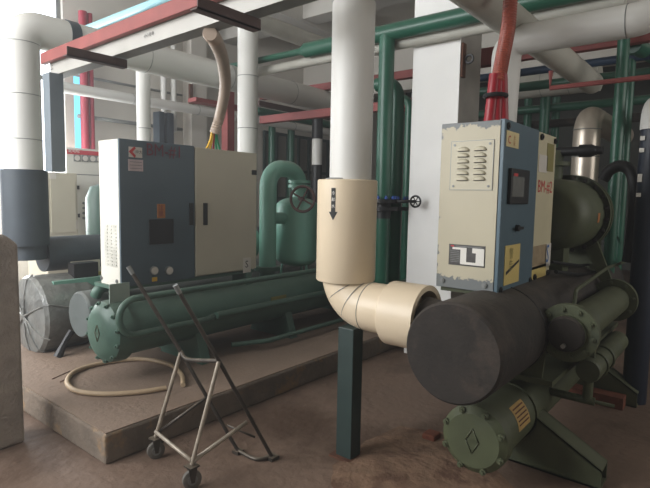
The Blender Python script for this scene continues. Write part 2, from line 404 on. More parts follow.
# compressor body hidden behind the cabinet
MB().lathe((2.3, 4.15, 1.05), XP, [(0, 0), (0, .16), (.1, .22), (.9, .22), (1., .27), (1.08, .27), (1.08, .2), (1.5, .2), (1.6, 0)], 32).build('compressor_body', m_sep, ch)
sk = P(278, 297, y=Y1-.19)
MB().cbox((sk.x, Y1-.2, zc+.03), (.2, .006, .08)).build('label_plate', m_olive, ch)
# oil separator: vertical vessel with arch pipe
vs = P(297, 230, y=3.72); vx, vy = vs.x, 3.72
vt = P(297, 197, y=vy).z; vb = P(297, 266, y=vy).z; vr = .225
prof = [(0, 0)]+[(.1*(1-math.cos(t)), vr*math.sin(t)) for t in [PI/2*k/8 for k in range(1, 9)]]+[(vt-vb-.1, vr)]+[(vt-vb-.1+.1*math.sin(t), vr*math.cos(t)) for t in [PI/2*k/8 for k in range(1, 9)]]
so = thing('oil_separator', 'green upright oil separator tank with an arched pipe beside the cream pipe', 'tank', (vx, vy, vb-.15))
MB().lathe((vx, vy, vb), ZP, prof, 40).build('tank_body', m_sep, so)
for k in range(3):
    t = 2*PI*k/3+.4; MB().cyl((vx+.18*math.cos(t), vy+.18*math.sin(t), vb-.14), (vx+.15*math.cos(t), vy+.15*math.sin(t), vb+.06), .014, 8).build('leg', m_sep, so)
MB().box((vx-.26, vy-.2, vb-.22), (vx+.26, vy+.2, vb-.14)).build('base_plate', m_sep, so, bevel=.005)
MB().box((vx-.2, vy-.14, zc+.1), (vx+.2, vy+.14, vb-.22)).build('support_block', m_mach, so)
ax_ = P(268, 200, y=vy).x; tz = P(285, 169, y=vy).z; bzz = P(268, 268, y=vy).z
MB().sweep(fillet([(ax_, vy, bzz), (ax_, vy, tz), (vx+.03, vy, tz), (vx+.03, vy, vt+.08)], .19, 10), .085, 24).build('arch_pipe', m_sep, so)
ring(so, (ax_, vy, bzz-.02), ZP, .13, .04, m_mach); 
ring(so, (vx+.03, vy, vt+.10), ZP, .12, .03, m_sep); ring(so, (vx+.03, vy, vt+.145), ZP, .12, .03, m_sep); 
MB().cyl((vx+.03, vy, vt-.02), (vx+.03, vy, vt+.1), .075).build('neck', m_sep, so)
MB().cyl((ax_, vy, (vt+vb)/2+.15), (vx-vr+.02, vy, (vt+vb)/2+.15), .06).build('side_nozzle', m_sep, so)
MB().cyl((ax_, vy, zc+.15), (ax_, vy, bzz), .08).build('riser', m_mach, so)
# hand wheel valve in front of separator
hw = P(302.5, 199, y=3.42)
hv = thing('handwheel_valve', 'dark round handwheel valve in front of the green separator tank', 'valve', hw)
hd = (CAM-hw); hd.z = 0; hd = (hd.normalized()+V((-.3, .3, 0))).normalized()
MB().torus(hw, hd, .125, .014).build('rim', m_brn, hv)
mb = MB(); sd = hd.cross(ZP)
for k in range(4):
    t = PI/2*k+.5; mb.cyl(hw, hw+(sd*math.cos(t)+ZP*math.sin(t))*.12, .009, 8)
mb.build('spoke', m_brn, hv); MB().cyl((vx+.03, vy, hw.z), hw, .022, 12).build('stem', m_brn, hv)

# ------------------------------------------------------------------ control cabinet 1
cf = 3.5; X0 = P(121.5, 200, y=cf).x; X1 = P(256, 200, y=cf).x; Xm = P(195, 200, y=cf).x; Z0, Z1 = .87, 1.93; cb = 3.79
cc = thing('control_cabinet', 'slate blue and beige control cabinet above the left chiller', 'cabinet', ((X0+X1)/2, (cf+cb)/2, Z0))
MB().box((X0, cf+.02, Z0), (X1, cb, Z1)).build('cabinet_body', m_beige, cc, bevel=.004)
sp = MB().box((X0-.012, cf+.02, Z0-.005), (X0, cb, Z1+.005)).build('side_panel', m_cab, cc, bevel=.003); lab(sp, 'brightly lit pale side panel with rows of vent slots')
mb = MB().box((X0-.0125, 3.55, 1.005), (X0-.0121, 3.73, 1.32))
for i in range(3):
    for j in range(12): mb.cbox((X0-.013, 3.58+.06*i, 1.02+.026*j), (.006, .04, .009))
mb.build('vent_grille', mat('vent grey', (196, 195, 186), .5), sp)
for yy in (3.56, 3.78): bolts(sp, (X0-.012, yy, Z0+.035), -XP, 0, 1, .012, .01)
db = MB().box((X0-.012, cf, Z0-.005), (Xm-.004, cf+.02, Z1+.008)).build('door', m_slate2, cc, bevel=.003); lab(db, 'slate blue cabinet door')
dg = MB().box((Xm+.004, cf-.002, Z0+.01), (X1+.005, cf+.02, Z1)).build('door', m_beige, cc, bevel=.003); lab(dg, 'plain beige cabinet door')
def onf(px_, py_): return P(px_, py_, y=cf-.003)
def plate(parent, name, m, x0, z0, x1, z1, y=cf, t=.004, **k): return MB().box((x0, y-t, z0), (x1, y, z1)).build(name, m, parent, **k)
def pix_plate(parent, name, m, a, b, c, d, y=cf, t=.004, **k):
    p0 = P(a, b, y=y); p1 = P(c, d, y=y); return plate(parent, name, m, p0.x, p1.z, p1.x, p0.z, y, t, **k)
pix_plate(db, 'sticker', m_stickw, 128.5, 146.5, 142, 158)
q = P(134, 152, y=cf)
MB().prism([q+V((-.045, -.006, 0)), q+V((0, -.006, .04)), q+V((.012, -.006, .028)), q+V((-.015, -.006, 0)), q+V((.012, -.006, -.028)), q+V((0, -.006, -.04))], (0, .001, 0)).build('red_emblem', m_redink, db)
text('中大', 'emblem_lettering', m_ink, db, q+V((.035, -.006, .0)), XP, ZP, .028)
pix_plate(db, 'sticker', mat('pale pink sticker', (196, 178, 180), .6), 128, 159, 143, 171.5)
mb = MB()
for k in range(3):
    z = P(134, 162+k*3.2, y=cf).z; mb.box((P(129.5, 160, y=cf).x, cf-.0055, z-.002), (P(141.5, 160, y=cf).x, cf-.004, z+.002))
mb.build('sticker_lines', m_gal, db)
q = P(164.5, 151.5, y=cf-.012); text('BM-#1', 'door_lettering', m_dred, db, q+V((0, -.002, 0)), XP, ZP, .13, sx=.9)
so1 = pix_plate(db, 'sticker', m_sticko, 157, 204, 165, 218)
text('注\n意', 'sticker_lettering', m_dred, so1, P(161, 211, y=cf-.005), XP, ZP, .045)
sc = pix_plate(db, 'display', m_blkm, 148.5, 219.5, 173, 243, t=.012, bevel=.003); pix_plate(sc, 'screen', m_blkm, 151, 222, 170.5, 240, y=cf-.012, t=.001)
for a, b, par in ((189, 203, db), (203, 203, dg)):
    h = pix_plate(par, 'handle', m_blkm, a, b, a+4, b+22, t=.012, bevel=.002)
for a in (153.5, 168.5):
    q = P(a, 270.5, y=cf)
    gz = MB().cyl(q, q+V((0, -.018, 0)), .034, 24).build('pressure_gauge', m_steel, db); MB().cyl(q+V((0, -.018, 0)), q+V((0, -.02, 0)), .028, 24).build('gauge_face', m_stickw, gz) if False else MB().cyl(q+V((0, -.018, 0)), q+V((0, -.021, 0)), .028, 24).build('gauge_face', m_stickw, db)
pix_plate(db, 'sticker', m_yel, 152, 277.5, 157, 281)
pix_plate(dg, 'lock', m_blkm, 251.5, 170, 256, 175, t=.01)
ss = pix_plate(dg, 'sticker', m_stickw, 243, 258, 250.5, 272)
text('S', 'sticker_emblem', m_ink, ss, P(246.7, 264.5, y=cf-.005), XP, ZP, .09)
MB().box((X0+.05, cf+.05, Z0-.03), (X1-.05, cb-.02, Z0)).build('base_rail', m_blkm, cc)
for k, (m, c0, dn) in enumerate(((m_yel, 'yellow', 0), (m_grn, 'green', .06), (m_redc, 'red', .03))):
    pass

# conduit into the top of cabinet 1 with wires
s0 = P(209, 31, z=2.47).y
pts = [P(209, 31, z=2.47)+V((.03, .03, .0)), P(216, 42, y=s0+.15), P(223, 62, y=s0+.5), P(225, 88, y=s0+.75), P(220, 115, y=3.55), P(214.5, 133, y=3.62)]
cd1 = thing('cable_conduit', 'tan ribbed cable conduit curving down to the beige cabinet door side', 'conduit', pts[-1])
path = spline(pts, 14); MB().sweep(path, [.042+(.003 if i % 2 else -.002) for i in range(len(path))], 16).build('conduit_tube', m_hosew, cd1)
e0 = pts[-1]
for k, m in enumerate((m_yel, m_yel, m_redc, m_grn, m_grn)):
    b = P(206+3.5*k, 152, y=3.62); MB().sweep(spline([e0+V((-.02+.01*k, 0, .05)), (e0+b)/2+V((.0, 0, .02)), V((b.x, 3.62, 1.93))], 5), .009, 8).build('wire', m, cd1)

# ================================================================== chiller 0 (left, far) with plastic wrapped end
Y0 = 4.75
w0 = P(26, 316, y=Y0)
c0 = thing('water_chiller', 'lagged chiller at far left whose end cover is wrapped in clear plastic', 'chiller', (3.5, Y0, PZ))
MB().lathe(w0, XP, [(0, 0), (-.01, .1), (0, .25), (.02, .325), (.05, .345), (.44, .335), (.52, .29), (.52, 0)], 48).build('wrapped_end_cover', m_foil, c0)
mb = MB()
for k in range(8):
    t = 2*PI*k/8+.2+.3*math.sin(k*5); R = .345
    mb.sweep([w0+V((-.02, 0, 0)), w0+V((-.015, math.cos(t)*R*.5, math.sin(t)*R*.5)), w0+V((.01, math.cos(t)*R*.9, math.sin(t)*R*.9)), w0+V((.06, math.cos(t)*R*1.03, math.sin(t)*R*1.03))], [.012, .005, .008, .006], 6)
    if k % 3 == 0: mb.sweep([w0+V((.06, math.cos(t)*R*1.02, math.sin(t)*R*1.02)), w0+V((.25, math.cos(t+.15)*R*1.0, math.sin(t+.15)*R*1.0)), w0+V((.46, math.cos(t+.1)*R*.98, math.sin(t+.1)*R*.98))], [.006, .009, .004], 6)
mb.build('plastic_folds', m_foil, c0)
MB().cyl(w0+V((.5, 0, 0)), (5.5, Y0, w0.z), .27, 32).build('evaporator_shell', m_gryrub, c0)
for xx in (2.35, 4.4): MB().prism([(xx, Y0-.3, PZ), (xx, Y0+.3, PZ), (xx, Y0+.2, w0.z-.2), (xx, Y0-.2, w0.z-.2)], (.08, 0, 0)).build('saddle_foot', m_blkm, c0)
lg = P(58, 357, z=PZ); MB().sweep([(lg.x, lg.y, PZ), (lg.x+.06, lg.y, PZ+.12), (lg.x+.12, lg.y+.0, w0.z-.1)], [.04, .022, .03], 8).build('leg', m_blkm, c0)
zz = P(75, 252, y=5.0).z
MB().cyl((P(42, 250, y=5.).x, 5.0, zz), (5.5, 5.0, zz), .16, 32).build('suction_pipe', m_blulag, c0)
q0 = P(62, 283, y=4.62); MB().box((q0.x-.1, 4.55, q0.z-.08), (q0.x+.35, 4.75, q0.z+.03)).build('junction_box', m_sep, c0)
MB().box((q0.x+.1, 4.6, q0.z+.03), (q0.x+.32, 4.72, q0.z+.16)).build('valve_block', m_blkm, c0)
MB().box((P(72, 265, y=4.8).x, 4.8, P(72, 274, y=4.8).z), (P(100, 262, y=4.8).x, 4.83, P(72, 262, y=4.8).z)).build('name_board', m_beige, c0)
MB().box((P(80, 265, y=4.7).x, 4.68, P(82, 278, y=4.7).z), (P(100, 262, y=4.7).x, 4.7, P(82, 273, y=4.7).z)).build('yellow_strip', m_sticky, c0)
MB().box((2.4, 4.85, w0.z+.26), (2.5, 5.1, zz-.1)).build('bracket_plate', m_blkm, c0); MB().box((4.4, 4.85, w0.z+.2), (4.5, 5.1, zz-.1)).build('bracket_plate', m_blkm, c0)
g = P(97, 208, y=5.2)
MB().lathe((g.x+.1, 5.2, zz+.1), ZP, [(0, 0), (0, .2), (g.z-zz, .2), (g.z-zz+.12, .15), (g.z-zz+.17, 0)], 28).build('separator_tank', m_mach, c0)
MB().cyl((g.x+.1, 5.2, zz-.05), (g.x+.1, 5.2, zz+.12), .1).build('neck', m_sep, c0)

# fat left riser pipe -> long run along the hall
fy = 4.95; fa = P(24, 170, y=fy); fx = fa.x; fz = P(24, 28, y=fy).z
dr_ = thing('insulated_pipe', 'fat white pipe rising at far left, elbowing right under the ceiling', 'pipe', (fx, fy, 1.8))
xe = 6.9
pth = fillet([(fx, fy, P(24, 172, y=fy).z), (fx, fy, fz), (xe, fy, fz)], .16, 6)
MB().sweep(pth, .152, 32).build('pipe_jacket', m_jkt, dr_)
for a in (45, 96, 140): q = P(24, a, y=fy); seam(dr_, (fx, fy, q.z), ZP, .153, m_gal, w=.003)
q = P(69, 32, y=fy); MB().cyl((q.x-.04, fy, fz), (q.x+.05, fy, fz), .16, 32).build('dark_band', m_blulag, dr_)
for q in range(3): seam(dr_, (3.1+q*1.1, fy, fz), XP, .153, m_gal, w=.003)
dl = thing('insulated_pipe', 'dark blue grey lagged lower pipe behind the plastic wrapped end cover', 'pipe', (fx, fy, .9))
MB().cyl((fx, fy, P(24, 245, y=fy).z), (fx, fy, P(24, 170, y=fy).z), .185, 32).build('lagging_jacket', m_blulag, dl)
MB().cyl((fx+.02, fy, .95), (fx+.02, fy, P(24, 240, y=fy).z), .14, 28).build('pipe_neck', m_blulag, dl)

# switchgear row at the back
sy = 6.9
sw = thing('switchgear_cabinet', 'pale switchgear cabinet with red top strip and round meters', 'cabinet', (P(83, 270, y=sy).x, sy+.3, 0))
a = P(66, 147, y=sy); b = P(100, 205, y=sy)
X_0, X_1 = a.x, a.x+1.0
MB().box((X_0, sy, 0), (X_1, sy+.6, a.z)).build('cabinet_body', m_swg, sw, bevel=.005)
zt = P(70, 149.5, y=sy).z; zb2 = P(70, 154, y=sy).z
st_ = MB().box((X_0+.01, sy-.008, zb2), (X_1-.01, sy, zt)).build('red_strip', m_redt, sw)
text('配电柜', 'strip_lettering', m_whiteink, st_, P(74, 151, y=sy-.01), XP, ZP, .05)
for px_ in (77, 85, 92.5, 99):
    q = P(px_, 158+(px_-77)*.05, y=sy)
    g = MB().box((q.x-.045, sy-.01, q.z-.045), (q.x+.045, sy, q.z+.045)).build('meter', m_gal, sw); MB().cyl((q.x, sy-.01, q.z), (q.x, sy-.014, q.z), .036).build('meter_face', m_stickw, g)
z3 = P(80, 174.5, y=sy).z; MB().box((X_0+.02, sy-.004, z3-.006), (X_1-.02, sy, z3+.006)).build('door_gap', m_gal, sw)
mb_ = MB().box((X_0+.02, sy-.012, .15), (X_1-.02, sy-.004, z3-.02)).build('door', m_swg, sw)
lk = P(76.5, 187.5, y=sy); MB().cbox((lk.x, sy-.02, lk.z), (.05, .02, .05)).build('lock', m_blkm, mb_)
lk = P(77, 215.5, y=sy); MB().cbox((lk.x, sy-.02, lk.z), (.05, .02, .05)).build('lock', m_blkm, mb_)
for i in range(3):
    for j in range(4):
        q = P(83+i*5, 203+j*5, y=sy); MB().cyl((q.x, sy-.012, q.z), (q.x, sy-.03, q.z), .018, 10).build('indicator_lamp', [m_gal, m_blkm, m_gal][i], mb_)
s2y = 6.2
a = P(45, 172, y=s2y); b = P(78, 235, y=s2y)
s2 = thing('switchgear_cabinet', 'beige switchgear cabinet behind the dark lagged riser, notice stuck low', 'cabinet', ((a.x+b.x)/2, s2y+.3, 0))
MB().box((a.x, s2y, .1), (P(77, 180, y=s2y).x, s2y+.55, a.z)).build('cabinet_body', m_beige, s2, bevel=.005)
MB().box((a.x+.02, s2y+.02, 0), (P(77, 180, y=s2y).x-.02, s2y+.5, .1)).build('plinth', m_blkm, s2)
n1 = pix_plate(s2, 'sticker', m_stickw, 68, 220, 78, 229, y=s2y); text('S', 'sticker_emblem', m_ink, n1, P(72.5, 224.5, y=s2y-.005), XP, ZP, .1)
pix_plate(s2, 'sticker', m_stickw, 49, 172, 56, 179, y=s2y)
pix_plate(s2, 'door', m_beige, 50, 180, 76, 232, y=s2y, t=.01)

# dark box beam hanging below the tray (cable riser) and its neighbour frame
tz0 = 2.50; m_duct = mat('duct grey enamel', (104, 114, 122), .5, var=.06)
DYC = P(50, 72, z=tz0).y; q0 = P(49, 70, y=DYC); q1 = P(66, 172, y=DYC)
bx_ = MB().box((q0.x, DYC, q1.z), (q1.x, DYC+.12, 2.5)).build('cable_duct', m_duct, bevel=.002); tag(bx_, 'upright blue grey cable duct hanging from the tray beside the fat white pipe', 'cable duct')

# red pipes by the narrow window
m_dkred = mat('dark red pipe paint', (150, 40, 58), .5, var=.1)
for k, (pa_, m, rad) in enumerate(((84, m_dkred, .06), (91, m_dkred, .035))):
    q = P(pa_, 70, y=7.8); o = MB().cyl((q.x, 7.8, 1.6), (q.x, 7.8, 4.2), rad, 16).build('fire_pipe', m)
    tag(o, ['red upright pipe on the back wall, nearer the pale blue window strip', 'red upright pipe on the back wall, farther from the blue window strip'][k], 'pipe', 'red pipes on the back wall')
q = P(72.5, 70, y=7.85)

# long thin white pipes on the back
def run(name, label, cat, pa_, pb_, rad, m, group=None, axis='x', seams=0, y=None, x=None, z=None, caps=True, seg=24):
    """straight run along x or y through two picked points of the photograph"""
    k = dict(y=y) if y is not None else dict(x=x) if x is not None else dict(z=z)
    A = P(*pa_, **k); B = P(*pb_, **k)
    if axis == 'x': B = V((B.x, A.y, A.z))
    if axis == 'y': B = V((A.x, B.y, A.z))
    if axis == 'z': B = V((A.x, A.y, B.z))
    if seams == 0:
        o = MB().cyl(A, B, rad, seg).build(name, m); return tag(o, label, cat, group), A, B
    t = thing(name, label, cat, (A+B)/2, group); MB().cyl(A, B, rad, seg).build('pipe_jacket', m, t)
    for q in range(seams): seam(t, A.lerp(B, (q+1)/(seams+1)), B-A, rad, m_gal, w=.004)
    return t, A, B
run('insulated_pipe', 'thin white pipe running level across the back wall, under the tray', 'pipe', (50, 85), (330, 131), .075, m_jkt, y=7.2, seams=4)
run('wall_conduit', 'thin grey conduit high along the back wall', 'conduit', (70, 74), (182, 95), .02, m_gal, y=7.9, seg=10)
run('wall_conduit', 'thin dark conduit lower along the back wall above the switchgear', 'conduit', (78, 116), (182, 126), .03, m_gal, y=7.85, seg=10)
run('insulated_pipe', 'slim white pipe standing behind the slate blue cabinet', 'pipe', (143, 66), (143, 250), .075, m_jkt, y=5.3, axis='z', seams=2)
run('insulated_pipe', 'tall white pipe standing behind the beige cabinet, top at the crossbar', 'pipe', (248, 24), (247, 230), .115, m_jkt, y=4.5, axis='z', seams=3)
bq = P(248, 165, y=4.5)
for pa_ in (163, 173):
    o, A, B = run('wall_pipe', 'narrow white pipe on the back wall, %s of the two by the pilaster' % ('left' if pa_ == 163 else 'right'), 'pipe', (pa_, 20), (pa_, 132), .05, m_jkt, y=7.8, axis='z', seg=12, group='narrow pipes by the pilaster')
q0, q1 = P(154, 112, y=7.75), P(169, 160, y=7.75)
tag(MB().box((q0.x, 7.6, q1.z), (q0.x+.1, 7.78, q0.z)).box((q0.x+.16, 7.6, q1.z), (q1.x, 7.78, q0.z)).build('cable_duct', m_blulag, bevel=.004), 'dark grey duct pair on the back wall behind the slate cabinet', 'cable duct')
run('insulated_pipe', 'long grey pipe high up, ending above the green pipe at the crossbar', 'pipe', (232, 12), (338, 46), .115, m_greyp, y=5.2, seams=0)
# steel bracket on wall
q = P(193, 96, y=7.7)
br = thing('wall_bracket', 'small rusty bracket bolted high on the pilaster', 'bracket', q)
MB().box((q.x-.06, 7.7, q.z-.25), (q.x, 7.75, q.z+.2)).build('upright', m_rust, br); MB().box((q.x-.04, 7.4, q.z-.15), (q.x, 7.75, q.z-.1)).build('arm', m_rust, br); MB().cyl((q.x, 7.45, q.z-.12), (q.x+.25, 7.45, q.z-.12), .03, 10).build('clamp', m_gal, br)

# ------------------------------------------------------------------ cable tray and red steel above chiller 1 (run along y)
tz0 = 2.50; trot = math.radians(1.5)
dv, nv = V((math.sin(trot), math.cos(trot), 0)), V((math.cos(trot), -math.sin(trot), 0))
An, Af = P(100, 60, z=tz0), P(199, 37, z=tz0); wd = (Af-An).dot(nv); tx = An.x
th_ = P(100, 42, pl=(An, nv)).z-tz0
sN, sF = (1.0-An.y), (P(43, 75, z=tz0)-An).dot(dv)
def tbox(n0, n1, s0_, s1_, z0_, z1_):
    q_ = [An+nv*n0+dv*s0_, An+nv*n1+dv*s0_, An+nv*n1+dv*s1_, An+nv*n0+dv*s1_]
    return MB().prism([V((p.x, p.y, z0_)) for p in q_], (0, 0, z1_-z0_))
tr = thing('cable_tray', 'grey galvanised cable tray crossing above the chillers at upper left', 'cable tray', (tx, An.y, tz0))
tbox(0, .006, sN, sF, tz0, tz0+th_).build('tray_side', m_tray, tr)
tbox(wd-.006, wd, sN, sF, tz0, tz0+th_).build('tray_side', m_tray, tr)
tbox(.006, wd-.006, sN, sF, tz0, tz0+.006).build('tray_floor', m_trayb, tr)
tbox(-.004, wd+.004, sN, sF, tz0+th_, tz0+th_+.008).build('tray_lid', m_tray, tr)
for pp_ in ((52, 67), (149, 35)):
    q = P(*pp_, pl=(An-nv*.001, nv))
    text('小心有电' if pp_[0] > 100 else '上', 'tray_lettering', m_ink, tr, q, -dv, ZP, .03 if pp_[0] > 100 else .06, .001)
bt, bb = P(100, 29, pl=(An-nv*.055, nv)).z, P(100, 42, pl=(An-nv*.055, nv)).z
o = tbox(-.055, -.015, sN, (P(41, 60, pl=(An-nv*.05, nv))-An).dot(dv), bb, bt).build('red_steel_beam', m_red, bevel=.004); tag(o, 'long red oxide steel beam beside the cable tray at upper left', 'beam')
for k, (pa_, pb_) in enumerate((((65, 51), (125, 67)), ((194, 3), (257, 27)))):
    A = P(*pa_, z=tz0-.032); B = P(*pb_, y=A.y)
    o = MB().box((A.x, A.y-.03, A.z-.03), (B.x, A.y+.03, A.z-.022)).box((A.x, A.y-.03, A.z-.03), (B.x, A.y-.022, A.z+.028)).build('angle_iron_bracket', m_brn)
    tag(o, ['dark angle iron crossbar under the tray near the fat white pipe', 'dark angle iron crossbar over the tall white pipe top'][k], 'bracket', 'angle iron crossbars under the tray')
lb = P(100, 24, x=2.9)
o = MB().cyl((2.9, 2.0, lb.z), (2.9, 7.9, lb.z), .04, 14).build('service_pipe', m_lblue); tag(o, 'pale blue pipe above the red beam at upper left', 'pipe')

# ------------------------------------------------------------------ centre cream riser, elbow and sleeve (feeds chiller 2)
gx, gy = 2.5, 1.86
gp = thing('insulated_pipe', 'large cream insulated pipe in the centre with a flow arrow and elbow', 'pipe', (gx, gy, .8))
zs_t = P(350, 180, x=gx).z; zs_b = P(348, 280, x=gx).z; ez = P(395, 311, x=gx).z
up_ = MB().cyl((gx, gy-.02, zs_t), (gx, gy-.02, 4.2), .124, 40).build('upper_jacket', m_jkt, gp)
MB().torus((gx, gy, zs_t+.005), ZP, .127, .005).build('seam', m_gal, gp)
q = P(350, 4, x=gx); seam(gp, (gx, gy-.02, q.z), ZP, .1245, m_gal, w=.002)
sl = MB().lathe((gx, gy, zs_b), ZP, [(0, 0), (0, .174), (.006, .178), (zs_t-zs_b-.006, .178), (zs_t-zs_b, .172), (zs_t-zs_b, 0)], 48).build('lower_jacket', m_cream, gp)
y1 = P(427, 318, x=gx).y
er = .143
pth = fillet([(gx, gy, zs_b+.05), (gx, gy, ez), (gx, y1+.1, ez)], .2, 10)
MB().sweep(pth, er, 36).build('elbow_jacket', m_cream, gp)
for t in (.12, .4, .68, .95):
    a_ = PI/2*t; cpt = V((gx, gy-.2+.2*math.cos(a_), ez+.2-.2*math.sin(a_))); seam(gp, cpt, V((0, -math.sin(a_), -math.cos(a_))), er+.0005, m_gal, w=.0022)
ys = P(392, 310, x=gx).y
MB().lathe((gx, ys, ez-.01), -YP, [(0, er-.005), (0, .174), (.006, .18), (ys-y1, .18), (ys-y1, .15), (.03, .15)], 48).build('sleeve_jacket', m_cream, gp)
MB().cyl((gx+.0, y1+.02, ez-.01), (gx+.0, y1-.1, ez-.03), .12, 28).build('pipe_stub', m_black, gp)
# arrow sticker curved on the lower jacket
an = math.atan2(-gy, -gx); ac = P(335, 188, x=gx-.12)
dx_ = P(335, 200, d=2.95)
phi = an-math.asin(.44)*1.0
def onj(s_, z_, R=.1795): t = phi+s_/.178; return V((gx+R*math.cos(t), gy+R*math.sin(t), z_))
zt_a, zb_a = P(335, 188, x=gx-.15).z, P(335, 220, x=gx-.15).z
mb = MB(); hh = zt_a-zb_a
rows = [(0, .0135), (.35, .0135), (.74, .0135), (.74, .028), (1., .0005)]
for (t0, w0_), (t1, w1_) in zip(rows, rows[1:]):
    if t0 == t1: continue
    vs_ = []
    for t_, w_ in ((t0, w0_), (t1, w1_)):
        for k in range(5): vs_.append(onj(-w_+2*w_*k/4, zt_a-hh*t_))
    mb.add(vs_, [(k, k+1, 6+k, 5+k) for k in range(4)])
ar = mb.build('flow_arrow', m_ink, gp); lab(ar, 'black downward flow arrow sticker with three white characters')
tn = V((math.cos(phi), math.sin(phi), 0)); ta = ZP.cross(tn)
for k, chx in enumerate('冷却水'):
    text(chx, 'arrow_lettering', m_whiteink, ar, onj(0, zt_a-hh*(.17+.2*k), .1805), ta, ZP, .024, .0004)
# green steel post below the elbow
po = thing('steel_post', 'dark green square steel post standing under the cream pipe elbow', 'post', (2.435, 1.765, 0))
MB().box((2.385, 1.71, .0), (2.485, 1.82, ez-er+.02)).build('post_tube', m_post, po, bevel=.004)
MB().box((2.355, 1.68, 0), (2.515, 1.85, .012)).build('foot_plate', m_rust, po)

# ------------------------------------------------------------------ green pipework in the middle
gxx = 4.3
A = P(258, 63, x=gxx)
hg = thing('green_pipe', 'level dark green pipe crossing high behind the centre pipe, with a branch down', 'pipe', (gxx, 3, 2.6))
A = P(228, 67, x=gxx); B = P(303, 51, x=gxx); Cc = P(480, 8, x=gxx)
hz = P(400, 30, x=gxx).z
MB().cyl((gxx, A.y, hz), (gxx, B.y, hz), .036, 20).build('thin_section', m_gpipe, hg)
MB().cyl((gxx, B.y-.04, hz), (gxx, .6, hz), .076, 28).build('thick_section', m_gpipe, hg)
MB().lathe((gxx, B.y+.05, hz), -YP, [(0, .036), (.12, .076)], 28).build('reducer', m_gpipe, hg)
q = P(385.5, 100, x=gxx)
MB().sweep(fillet([(gxx, q.y, hz), (gxx, q.y, .62), (6.9, q.y, .62)], .14, 6), .074, 24).build('branch', m_gpipe, hg)
q2 = P(397, 120, x=gxx+.25); kz = P(397, 82, x=gxx+.25).z
o = MB().sweep(fillet([(gxx+.25, q2.y+.25, kz), (gxx+.25, q2.y, kz), (gxx+.25, q2.y, .45), (6.2, q2.y, .45)], .16, 8), .068, 24).build('green_pipe', m_gpipe); tag(o, 'green pipe with an elbow at its top, just right of the branch pipe', 'pipe')
q3 = P(409, 120, x=gxx+.7)
o = MB().sweep(fillet([(gxx+.7, q3.y+.25, P(409, 98, x=gxx+.7).z), (gxx+.7, q3.y, P(409, 98, x=gxx+.7).z), (gxx+.7, q3.y, .4), (6.2, q3.y, .4)], .1, 6), .045, 16).build('green_pipe', m_gpipe); tag(o, 'slim dark green pipe hard against the white column', 'pipe')
# valve flanges on the green risers
fq = P(388, 203, x=gxx)
va = thing('gate_valve', 'black gate valve with blue flange bolts on the green risers', 'valve', (gxx, q.y, fq.z-.1))
for k, dz in enumerate((0, -.075)):
    ring(va, (gxx, q.y, fq.z+dz), ZP, .15, .035, m_blkm); ring(va, (gxx+.25, q2.y, fq.z+dz), ZP, .15, .035, m_blkm)
f1 = ring(va, (gxx, q.y, fq.z+.02), ZP, .145, .016, m_blkm, 'flange'); bolts(f1, (gxx, q.y, fq.z+.036), ZP, .125, 10, .014, .03, m_blue)
f1 = ring(va, (gxx+.25, q2.y, fq.z+.02), ZP, .145, .014, m_blkm, 'flange'); bolts(f1, (gxx+.25, q2.y, fq.z+.034), ZP, .125, 10, .014, .03, m_blue)
h = P(415.5, 201.5, x=gxx+.05); hd = V((-.55, -.83, 0)).normalized()
MB().cyl((gxx, q.y, fq.z-.15), (gxx, q.y, fq.z+.0), .08, 20).build('valve_body', m_blkm, va)
MB().cyl((gxx, q.y, h.z), h, .014, 10).build('stem', m_blkm, va)
MB().torus(h, hd, .052, .009, 24, 8).build('handwheel', m_blkm, va)
mb = MB(); sd = hd.cross(ZP)
for k in range(3): t = PI/3*k; mb.cyl(h-(sd*math.cos(t)+ZP*math.sin(t))*.05, h+(sd*math.cos(t)+ZP*math.sin(t))*.05, .005, 6)
mb.build('wheel_spokes', m_blkm, va)
# white pipe below the green one
wx_ = 4.42; wz_ = P(400, 44, x=wx_).z
o = MB().cyl((wx_, P(236, 78, x=wx_).y, wz_), (wx_, .8, wz_), .05, 20).build('insulated_pipe', m_greyp); tag(o, 'pale pipe running level just below the high green pipe', 'pipe')

# red pipe rack behind (mid)
def steel(label, a, b, w_, h_, m=m_red, g='red steel rack members', name='red_steel_beam', cat='beam'):
    a = V(a); b = V(b); x0, x1 = sorted((a.x, b.x)); y0, y1 = sorted((a.y, b.y)); z0, z1 = sorted((a.z, b.z))
    if x1-x0 > .01 and y1-y0 < .01: mb = MB().box((x0, y0-w_/2, z0-h_/2), (x1, y0+w_/2, z0+h_/2))
    elif y1-y0 > .01: mb = MB().box((x0-w_/2, y0, z0-h_/2), (x0+w_/2, y1, z0+h_/2))
    else: mb = MB().box((x0-w_/2, y0-w_/2, z0), (x0+w_/2, y0+w_/2, z1))
    return tag(mb.build(name, m, bevel=.004), label, cat, g)
rx = 6.0
z_ = P(300, 91, x=rx).z; steel('red beam higher on the rack, seen left of the centre pipe', (rx, P(262, 95, x=rx).y, z_), (rx, 3.2, z_), .1, .1)
rx2 = 5.2
z_ = P(300, 116, x=rx2).z; steel('red beam lower on the rack, above the dark sheet doors', (rx2, P(262, 119, x=rx2).y, z_), (rx2, 2.6, z_), .1, .1)
q = P(228, 120, y=6.3); steel('red upright post behind the beige cabinet top', (q.x, 6.3, 0), (q.x, 6.3, P(228, 88, y=6.3).z), .14, .1, name='red_steel_post', cat='post')
z_ = P(210, 103, y=6.5).z; steel('red beam on the back wall side, right of the slim white pipe', (P(192, 103, y=6.5).x, 6.5, z_), (P(262, 100, y=6.5).x, 6.5, z_), .2, .06)
